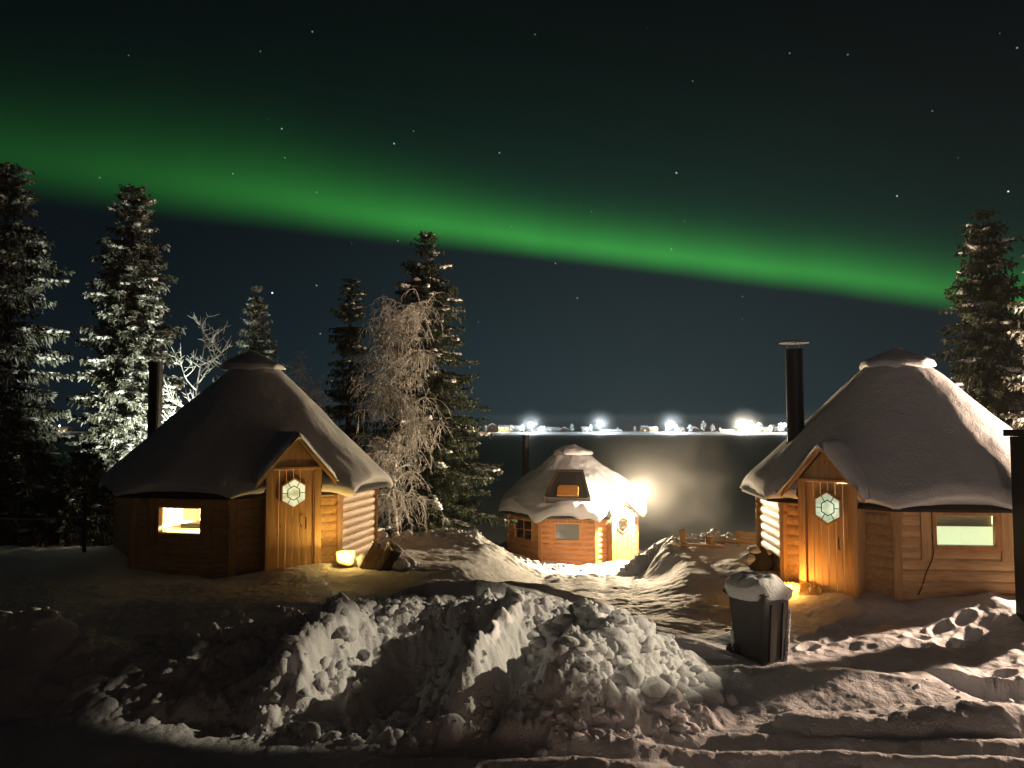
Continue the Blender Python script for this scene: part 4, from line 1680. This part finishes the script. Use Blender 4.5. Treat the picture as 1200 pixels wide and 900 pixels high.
def spruce(name, label, group, loc, H, W, seed, needles, crown_lo=.06, snow=1.0, droop=.35, dens=1.0, lean=(0, 0), power=.85, irregular=.25, gaps=0.0, tw=1.0):
    rs = np.random.RandomState(seed)
    root = empty(name, loc)
    tag(root, label, 'tree', group)
    mb = MB()
    n = 12
    pts = [(lean[0] * (k / n) ** 2 + .03 * math.sin(k), lean[1] * (k / n) ** 2, -.3 + (H + .3) * k / n) for k in range(n + 1)]
    r0 = .018 * H
    mb.tube(pts, [max(.008, r0 * (1 - k / n) ** .9) for k in range(n + 1)], 9)
    mb.build('trunk', M['bark'], root, smooth=True)
    Q = []       # quads (4,3)
    snow_mb = MB()
    r_ = random.Random(seed)
    limb_mb = MB()
    nw = int(46 * dens * (H / 9) ** .5)
    for w in range(nw):
        hf = crown_lo + (1 - crown_lo) * ((w + rs.rand()) / nw) ** 1.0
        if hf > .99: hf = .985
        if rs.rand() < gaps: continue
        h = H * hf
        L0 = W / 2 * ((1 - hf) ** power) * (1.0 if hf > .18 else .75) + .08
        nb = 6 + int(rs.rand() * 4)
        for b in range(nb):
            a = 2 * math.pi * (b + rs.rand() * .8) / nb + w
            L = L0 * (1 + irregular * (rs.rand() * 2 - 1.1))
            if rs.rand() < .10: L *= 1.25
            dr = droop * (1.15 - .9 * hf) * (0.8 + .5 * rs.rand())
            ns = max(4, int(L / .10))
            P = []
            for k in range(ns + 1):
                f = k / ns
                z = h - L * dr * (f - .35 * f ** 3) * 1.1 + (.25 * L * (hf > .85) * f)
                rr = L * f
                P.append(np.array([math.cos(a) * rr + lean[0] * hf ** 2, math.sin(a) * rr + lean[1] * hf ** 2, z]))
            if L > .4:
                limb_mb.tube([tuple(q) for q in P[::2]], [max(.004, .016 * L * (1 - k / len(P[::2]))) for k in range(len(P[::2]))], 4, cap=False)
            d = P[-1] - P[0]
            d /= np.linalg.norm(d) + 1e-9
            side = np.array([-math.sin(a), math.cos(a), 0])
            up = np.cross(side, d) * -1
            for k in range(1, ns + 1):
                f = k / ns
                p = P[k]
                tl = (.10 + .22 * (1 - f) * min(1, L)) * (0.7 + .6 * rs.rand()) * tw * min(1, .30 + 4.5 * (1 - hf))
                for s in (-1, 1, 0, 0, -1, 1):
                    if s == 0:
                        v = d * .4 + np.array([0, 0, -1.0]) * (.5 + .8 * rs.rand()) + side * (rs.rand() - .5) * .9
                        ll = tl * (.8 + .9 * rs.rand())
                    else:
                        v = side * s * (.6 + .5 * rs.rand()) + d * (.5 + .4 * rs.rand()) + np.array([0, 0, (rs.rand() - .62) * .9])
                        ll = tl
                    v = v / (np.linalg.norm(v) + 1e-9)
                    o = p + (rs.rand(3) - .5) * .07
                    wv = np.cross(v, rs.rand(3) - .5)
                    wv = wv / (np.linalg.norm(wv) + 1e-9) * (.016 + .018 * rs.rand()) * tw
                    tip = o + v * ll
                    md = o + v * ll * .45
                    Q.append((o - wv * .5, md - wv, tip, md + wv))
                    wv2 = np.cross(v, wv)
                    Q.append((o - wv2 * .5, md - wv2, tip, md + wv2))
            # snow pillows lying on the limb
            if rs.rand() < .42 * snow and L > .18:
                f = .25 + .45 * rs.rand()
                fe = min(1.0, f + .25 + .5 * rs.rand())
                while f < fe:
                    p = P[min(ns, int(f * ns))]
                    q2 = P[min(ns, int(f * ns) + 1)]
                    p = p + (q2 - p) * ((f * ns) % 1)
                    sz = (.045 + .05 * rs.rand()) * (0.7 + .4 * min(1.2, L))
                    snow_mb.blob((p[0] + (rs.rand() - .5) * .08, p[1] + (rs.rand() - .5) * .08, p[2] + sz * .15), (sz * 1.4, sz * 1.1, sz * .6), r_, 1, .25)
                    f += .10 / L
    Qa = np.array(Q, dtype=np.float32).reshape(-1, 3)
    np_mesh('crown', Qa, np.arange(len(Qa)).reshape(-1, 4), needles, root, smooth=False)
    if limb_mb.v: limb_mb.build('limbs', M['bark'], root, smooth=True)
    if snow_mb.v: tag(snow_mb.build('branch_snow', M['roof_snow'], root, smooth=True), kind='stuff')
    return root


def tree_at(px, Y):
    x = at(px, 500, Y).x
    return (x, Y, tz(x, Y) - .05)


def top_h(px, py, Y, loc): return at(px, py, Y).z - loc[2]


l = tree_at(8, 18.5)
spruce('spruce_tree', 'ragged snow-laden conifer cut by the left edge, lit from below', 'conifers round the huts', l, top_h(15, 190, 18.5, l), 2.5, 21, M['frosted_needles'], .18, 1.2, .30, 1.05, (-.2, 0), .45, .55, .25, 1.15)
l = tree_at(150, 19.5)
spruce('spruce_tree', 'broad frosted spruce behind the left hut chimney, floodlit greenish white', 'conifers round the huts', l, top_h(150, 217, 19.5, l), 2.35, 22, M['frosted_needles'], .05, 1.15, .32, 1.35, (0, 0), .42, .35, .05, 1.15)
l = tree_at(298, 24)
spruce('spruce_tree', 'small pointed spruce rising straight behind the left hut roof', 'conifers round the huts', l, top_h(297, 333, 24, l), 3.2, 23, M['frosted_needles'], .05, .9, .12, 1.0, (0, 0), .9, .3, 0, 1.0)
l = tree_at(408, 26)
spruce('spruce_tree', 'slender dark spruce between the left hut and the birch', 'conifers round the huts', l, top_h(409, 325, 26, l), 1.55, 24, M['needles'], .05, .5, .3, 1.1, (.05, 0), .35, .35, .05, 1.0)
l = tree_at(503, 22.5)
spruce('spruce_tree', 'tallest spruce by the lake, standing behind the drooping birch', 'conifers round the huts', l, top_h(498, 270, 22.5, l), 4.3, 25, M['needles'], .03, .75, .30, 1.25, (-.12, 0), .70, .35, .05, 1.05)
l = tree_at(1162, 17.5)
spruce('spruce_tree', 'dim brown-lit spruce behind the right hut roof', 'conifers round the huts', l, top_h(1158, 245, 17.5, l), 2.7, 26, M['needles'], .05, .45, .35, 1.2, (0, 0), .62, .35, .05, 1.05)
l = tree_at(1268, 15)
spruce('spruce_tree', 'spruce outside the right edge with one snowy bough reaching in', 'conifers round the huts', l, 7.4, 2.9, 27, M['frosted_needles'], .05, .9, .30, 1.0, (0, 0), .6, .3, .05, 1.05)
# dark undergrowth left of the left hut
for i, (px, py, Y, W, sd, lab) in enumerate([(104, 520, 17.2, 1.5, 41, 'low dark young spruce just left of the left hut'), (48, 470, 20.5, 1.7, 42, 'dark young spruce between the two floodlit conifers'), (-6, 500, 17.0, 1.6, 43, 'dark young spruce at the left edge behind the rope rail'), (75, 555, 16.2, 1.1, 44, 'smallest dark spruce behind the rope rail')]):
    l = tree_at(px, Y)
    spruce('young_spruce', lab, 'young spruces left of the hut', l, top_h(px, py, Y, l), W, sd, M['needles'], .02, .5, .3, .7, (0, 0), .7, .4, 0, 1.2)


def branch_tree(name, label, loc, H, seed, mat_trunk, mat_twig, crown_w, crown_lo, weep, limbs, twigs, tw_len, r_tw, lean=0.0, two=False):
    rs = random.Random(seed)
    root = empty(name, loc)
    tag(root, label, 'tree')
    tm = MB()
    n = 14
    P = [Vector((lean * (k / n) ** 1.5 + .06 * math.sin(k * .9 + seed), .05 * math.cos(k * .7), -.3 + (H * .93 + .3) * k / n)) for k in range(n + 1)]
    tm.tube(P, [max(.012, .012 * H * (1 - k / n) ** .8) for k in range(n + 1)], 9)
    tm.build('trunk', mat_trunk, root, smooth=True)
    lm = MB()
    tws = MB()
    for i in range(limbs):
        hf = crown_lo + (1 - crown_lo) * (i + rs.random()) / limbs
        k = min(n - 1, int(hf * n))
        p0 = P[k].lerp(P[k + 1], hf * n - k)
        a = rs.uniform(0, 6.283)
        prof = math.sin(math.pi * min(1, .12 + .88 * (1 - hf)) ** .8)
        L = crown_w / 2 * (.35 + .75 * max(0, prof)) * rs.uniform(.65, 1.1)
        d = Vector((math.cos(a), math.sin(a), rs.uniform(.5, 1.1)))
        d.normalize()
        pts = [p0]
        m_ = 7
        for q in range(m_):
            d = d + Vector((rs.uniform(-.18, .18), rs.uniform(-.18, .18), rs.uniform(-.1, .1) - weep * .28 * (q / m_)))
            d.normalize()
            pts.append(pts[-1] + d * L / m_ * 1.25)
        lm.tube(pts, [max(.006, .034 * (1 - hf * .5) * (1 - q / (m_ + 1))) for q in range(m_ + 1)], 5, cap=False)
        for w in range(twigs):
            f = rs.uniform(.2, 1.0)
            k2 = min(m_ - 1, int(f * m_))
            s = pts[k2].lerp(pts[k2 + 1], f * m_ - k2)
            v = Vector((rs.gauss(0, 1), rs.gauss(0, 1), rs.gauss(.1, .6)))
            v.normalize()
            v = (v + d * .4).normalized()
            ll = tw_len * rs.uniform(.4, 1.25)
            tp = [s]
            st = 5
            for q in range(st):
                v = (v + Vector((rs.uniform(-.22, .22), rs.uniform(-.22, .22), -weep * (.25 + .35 * q / st)))).normalized()
                tp.append(tp[-1] + v * ll / st)
            tws.tube(tp, [r_tw * (1 - .16 * q) for q in range(st + 1)], 3, cap=False)
            for e in range(3):
                q = rs.randint(1, st - 1)
                v2 = (v * .5 + Vector((rs.gauss(0, .7), rs.gauss(0, .7), rs.gauss(-.3 * weep, .5)))).normalized()
                s2 = tp[q]
                l2 = ll * rs.uniform(.2, .45)
                mid = s2 + v2 * l2 * .5
                tws.tube([s2, mid, mid + (v2 + Vector((0, 0, -.6 * weep))).normalized() * l2 * .5], [r_tw * .7, r_tw * .6, r_tw * .3], 3, cap=False)
    lm.build('limbs', mat_twig, root, smooth=True)
    tws.build('crown', mat_twig, root, smooth=True)
    return root


l = tree_at(463, 19.6)
branch_tree('birch_tree', 'frosted birch with hanging twigs in front of the tallest spruce', l, top_h(478, 335, 19.6, l), 51, M['birch_bark'], M['frost_twig'], 1.7, .20, 1.1, 60, 17, .72, .012, .15)
l = tree_at(222, 18.6)
branch_tree('frosted_shrub', 'bare white-frosted bush lit brightly beside the left hut chimney', l, top_h(222, 375, 18.6, l), 52, M['frost_twig'], M['rime'], 2.0, .35, -.35, 14, 7, .55, .016, .3)
for i, (px, py, Y, W, sd, lab) in enumerate([(352, 420, 33, 2.6, 61, 'faint frosted birch behind the left hut ridge, left of the slender spruce'), (372, 450, 31, 2.2, 62, 'low pale bush in the dark just left of the slender spruce')]):
    x = at(px, 500, Y).x
    branch_tree('frosted_birch', lab, (x, Y, -.1), at(px, py, Y).z + .1, sd, M['frost_twig'], M['frost_twig'], W, .15, .3, 26, 16, .6, .011)

# ------------------------------------------------------------------ far shore


def far(px, Y): return at(px, 505, Y).x


def mast(px, py, Y, label, warm=False, power=9000, head=1.1):
    x = far(px, Y)
    z = at(px, py, Y).z
    root = empty('street_lamp', (x, Y, 1.2))
    tag(root, label, 'lamp', 'lamps on the far shore')
    mb = MB()
    mb.tube([(0, 0, -.6), (0, 0, z - 1.2 + .2)], [.16, .10], 8)
    mb.build('pole', M['grey_metal'], root)
    mb = MB()
    mb.blob((0, -.3, z - 1.2), (head, .5, head * .8), random.Random(3), 2, 0)
    mb.build('lamp_head', M['lamp_warm'] if warm else M['lamp_white'], root, smooth=True)
    point_light('shore_light', (x, Y - 4, z), power, (1.0, .88, .68) if warm else (.86, .96, 1.0), .6)


YS = 572
mast(622, 498, YS, 'leftmost bright white lamp on the far shore, above the hut chimney', power=22000, head=2.1)
mast(703, 497, YS, 'white lamp on the far shore right above the lake hut roof', power=20000, head=2.0)
mast(786, 497, YS, 'white lamp on the far shore among pale trees, right of the lake hut', power=22000, head=2.3)
mast(866, 497, YS, 'bright warm lamp at the left of the glowing cluster near the chimney', True, 24000, 2.0)
mast(876, 500, YS - 3, 'lower warm lamp in the middle of the glowing cluster', True, 14000, 1.8)
mast(885, 501, YS - 2, 'warm lamp at the right of the glowing cluster', True, 12000, 1.6)
mast(919, 498, YS, 'white lamp on the far shore close beside the black chimney', power=12000, head=1.5)
mast(588, 502, YS + 4, 'amber lamp low before the lit gabled house on the far shore', True, 3500, .5)


def far_house(px, w, h, mat, label, Y=YS + 12, rh=1.6, lit=0, gable=False):
    x = far(px, Y)
    root = empty('house', (x, Y, 1.1))
    tag(root, label, 'house', 'houses on the far shore')
    D = 7.0
    mb = MB()
    mb.box((0, D / 2, h / 2 - .3), (w, D, h + .6))
    if gable:
        mb.prism([(-w / 2, h), (w / 2, h), (0, h + rh)], 0.02, D - .02, lambda a, b, d: (a, d, b))
    mb.build('wall', mat, root)
    mb = MB()
    e = .4
    if gable:
        for s in (-1, 1):
            poly = [(0, h + rh), (s * (w / 2 + e), h - e * rh / (w / 2)), (s * (w / 2 + e), h - e * rh / (w / 2) + .4), (0, h + rh + .5)]
            if s < 0: poly = poly[::-1]
            mb.prism(poly, -e, D + e, lambda a, b, d: (a, d, b))
    else:
        for s in (0, 1):
            poly = [(-e, h - .1), (D / 2, h + rh), (D / 2, h + rh + .5), (-e, h + .4)]
            if s: poly = [(D - a, b) for a, b in poly][::-1]
            mb.prism(poly, -w / 2 - e, w / 2 + e, lambda a, b, d: (d, a, b))
    mb.build('roof', M['snow'], root)
    nw = max(1, int(w / 3.2))
    for i in range(nw):
        xx = -w / 2 + w * (i + .5) / nw
        mb = MB()
        mb.box((xx, -.03, h * .55), (1.3, .08, 1.2))
        fr = mb.build('window', M['lit_window'] if i < lit else M['dark_glass'], root)
    return root


far_house(541, 5, 3, M['house_wall'], 'small pale house by the spruce at the left end of the far shore', lit=1)
far_house(556, 6, 2.6, M['house_yellow'], 'low yellowish house second from the spruce on the far shore', lit=1)
far_house(577, 7, 4.6, M['house_dark'], 'taller dark gabled house left of the amber-lit one', gable=True, rh=2.2)
far_house(590, 8, 3.6, M['house_yellow'], 'amber-lit wide house below a curved snowy roof', YS + 9, lit=2)
far_house(606, 6, 3.4, M['house_wall'], 'pale house just left of the leftmost white lamp')
far_house(634, 5, 2.6, M['house_wall'], 'small snow-domed shed right of the leftmost white lamp', gable=True, rh=2)
far_house(648, 11, 2.2, M['house_wall'], 'long low snowy shed between the first and second lamps')
far_house(661, 6, 2.4, M['house_dark'], 'dark little house at the end of the long shed', gable=True)
far_house(686, 5, 2.6, M['house_wall'], 'small white house left of the lamp above the lake hut')
far_house(716, 16, 1.4, M['house_wall'], 'very long low white building right of the second lamp', rh=.8)
far_house(756, 5, 3.2, M['house_yellow'], 'yellow-lit house left of the third white lamp', lit=1)
far_house(766, 6, 2.6, M['house_yellow'], 'lower yellow house next to the third lamp', YS + 6, lit=1)
far_house(798, 5, 2.2, M['house_wall'], 'small house right of the third white lamp', lit=1)
far_house(814, 6, 2.6, M['house_dark'], 'dark house under frosted trees in the middle of the shore', gable=True)
far_house(852, 10, 1.5, M['house_wall'], 'long low white shed left of the warm cluster', rh=.8)
far_house(872, 9, 3.4, M['house_yellow'], 'brightly lit warm house in the glowing cluster', YS + 8, lit=3)
far_house(899, 7, 2.4, M['house_wall'], 'white house between the warm cluster and the chimney', lit=1)
far_house(912, 6, 4.0, M['house_wall'], 'tall pale house close to the black chimney')
far_house(10, 7, 2.4, M['house_wall'], 'dim far house seen at the left edge beneath the conifer', lit=1)
far_house(30, 8, 2.2, M['house_wall'], 'dim far house right of the one at the left edge', lit=1)
far_house(72, 8, 2.4, M['house_yellow'], 'dim far house glimpsed left of the floodlit spruce', lit=2)
mast(70, 499, YS, 'small faint lamp over the lake left of the floodlit spruce', True, 1500, .4)


def rime_tree(px, h, w, seed, label, Y=YS + 5):
    rs = random.Random(seed)
    x = far(px, Y)
    root = empty('rime_tree', (x, Y, 1.0))
    tag(root, label, 'tree', 'frost-white trees on the far shore')
    mb = MB()
    mb.tube([(0, 0, -.3), (0, 0, h * .8)], [.22, .06], 6)
    mb.build('trunk', M['bark'], root)
    mb = MB()
    for i in range(46):
        t = rs.random()
        rr = w / 2 * math.sin(math.pi * (.15 + .8 * t)) * rs.random() ** .5
        a = rs.uniform(0, 6.28)
        s = rs.uniform(.25, .6) * w / 4
        mb.blob((rr * math.cos(a), rr * math.sin(a), h * (.22 + .74 * t)), (s, s, s * 1.1), rs, 1, .35)
    mb.build('crown', M['rime'], root)
    return root


for i, (px, h, w, lab) in enumerate([
        (546, 5.2, 3.4, 'rounded frost-white tree beside the spruce end of the far shore'),
        (568, 6.0, 4.0, 'frost-white tree left of the dark gabled far house'),
        (599, 6.2, 4.2, 'frost-white tree right of the amber-lit house'),
        (612, 6.4, 3.6, 'frost-white tree touching the leftmost white lamp'),
        (638, 5.4, 3.6, 'frost-white tree right of the leftmost lamp'),
        (670, 6.8, 3.4, 'tall narrow frost-white tree left of the small white house'),
        (692, 6.6, 2.6, 'slim frost-white tree left of the second lamp'),
        (724, 4.2, 2.0, 'short frost-white tree above the long low building'),
        (744, 5.0, 2.4, 'frost-white tree left of the yellow far houses'),
        (781, 6.2, 3.6, 'frost-white tree just left of the third lamp'),
        (793, 5.4, 3.4, 'frost-white tree just right of the third lamp'),
        (809, 6.0, 4.4, 'broad frost-white tree left of the tallest one on the shore'),
        (824, 9.0, 4.4, 'tallest frost-white tree in the middle of the far shore'),
        (835, 6.4, 3.8, 'frost-white tree right of the tallest one'),
        (844, 4.4, 2.2, 'small pointed frost-white tree left of the long shed'),
        (880, 9.5, 5.5, 'big frost-white tree glowing behind the warm cluster'),
        (890, 8.0, 5.0, 'frost-white tree right behind the warm lamps'),
        (903, 6.2, 3.6, 'frost-white tree between the cluster and the tall pale house'),
        (915, 7.6, 5.0, 'dense frost-white tree against the black chimney')]):
    rime_tree(px, h, w, 100 + i, lab)

# ------------------------------------------------------------------ chimney-like steam drifting by the lake hut


def steam():
    m_ = bpy.data.materials.new('steam')
    m_.use_nodes = True
    g = NG(m_.node_tree)
    g.n.remove(g.n['Principled BSDF'])
    c = g.new('ShaderNodeNewGeometry').outputs['Position']
    oc = g.new('ShaderNodeTexCoord').outputs['Object']
    ln = g.new('ShaderNodeVectorMath', operation='LENGTH')
    g.l.new(oc, ln.inputs[0])
    fall = g.smooth(ln.outputs['Value'], 1.0, 0.25)
    n = g.noise(g.mapping(c, (1, 1, 1.0)), 1.1, 4, 0.6)
    dens = g.mul(g.smooth(n, 0.36, 0.78), fall, 0.055)
    dens = g.add(dens, g.mul(fall, 0.004))
    v = g.new('ShaderNodeVolumePrincipled')
    v.inputs['Color'].default_value = (0.9, 0.9, 0.9, 1)
    v.inputs['Anisotropy'].default_value = 0.1
    g.l.new(dens, v.inputs['Density'])
    g.l.new(v.outputs[0], g.n['Material Output'].inputs['Volume'])
    mb = MB()
    mb.blob((0, 0, 0), (1, 1, 1), random.Random(5), 3, 0.0)
    o = mb.build('steam', m_, smooth=True)
    o.location = (5.25, 22.8, 3.3)
    o.scale = (1.9, 1.4, 2.2)
    tag(o, kind='stuff')


steam()

# fog balls added round the shore lamps to stand in for their halo
fog = bpy.data.materials.new('halo_fog')
fog.use_nodes = True
g = NG(fog.node_tree)
g.n.remove(g.n['Principled BSDF'])
v = g.new('ShaderNodeVolumePrincipled')
v.inputs['Color'].default_value = (0.95, 0.97, 1.0, 1)
ln = g.new('ShaderNodeVectorMath', operation='LENGTH')
g.l.new(coords(g), ln.inputs[0])
g.put(v.inputs['Density'], g.mul(g.m('POWER', g.m('MAXIMUM', g.sub(1.0, ln.outputs['Value']), 0.0), 1.6), 0.014))
g.l.new(v.outputs[0], g.n['Material Output'].inputs['Volume'])
for px, py, r in ((622, 498, 15), (703, 497, 15), (786, 497, 15), (872, 498, 17)):
    p = at(px, py, YS - 4)
    mb = MB()
    mb.blob((0, 0, 0), (1, 1, 1), random.Random(1), 3, 0.0)
    o = mb.build('halo_fog', fog, smooth=True)
    o.location = (p.x, p.y, max(p.z, 5))
    o.scale = (r, r, r * .9)
    tag(o, kind='stuff')

# mist ball added round the lake hut's porch lamp to make its glare
o = bpy.data.objects['halo_fog'].copy()
o.data = o.data.copy()
o.name = 'glow_mist'
COL.objects.link(o)
fm = fog.copy()
fm.name = 'glow_mist'
for nd in fm.node_tree.nodes:
    if nd.type == 'MATH' and nd.operation == 'MULTIPLY':
        nd.inputs[1].default_value = 0.011
    if nd.type == 'MATH' and nd.operation == 'POWER':
        nd.inputs[1].default_value = 1.3
o.data.materials[0] = fm
o.location = (lp.x + .35, lp.y, lp.z + .25)
o.scale = (2.3, 1.6, 2.1)
tag(o, kind='stuff')

# night air: thin frost haze over the lake
mb = MB()
mb.box((0, 850, 6.0), (5600, 1900, 17))
hm = bpy.data.materials.new('haze')
hm.use_nodes = True
g = NG(hm.node_tree)
g.n.remove(g.n['Principled BSDF'])
v = g.new('ShaderNodeVolumePrincipled')
v.inputs['Color'].default_value = (0.92, 0.95, 1.0, 1)
v.inputs['Density'].default_value = 0.00035
v.inputs['Anisotropy'].default_value = 0.0
g.l.new(v.outputs[0], g.n['Material Output'].inputs['Volume'])
tag(mb.build('haze', hm), kind='stuff')
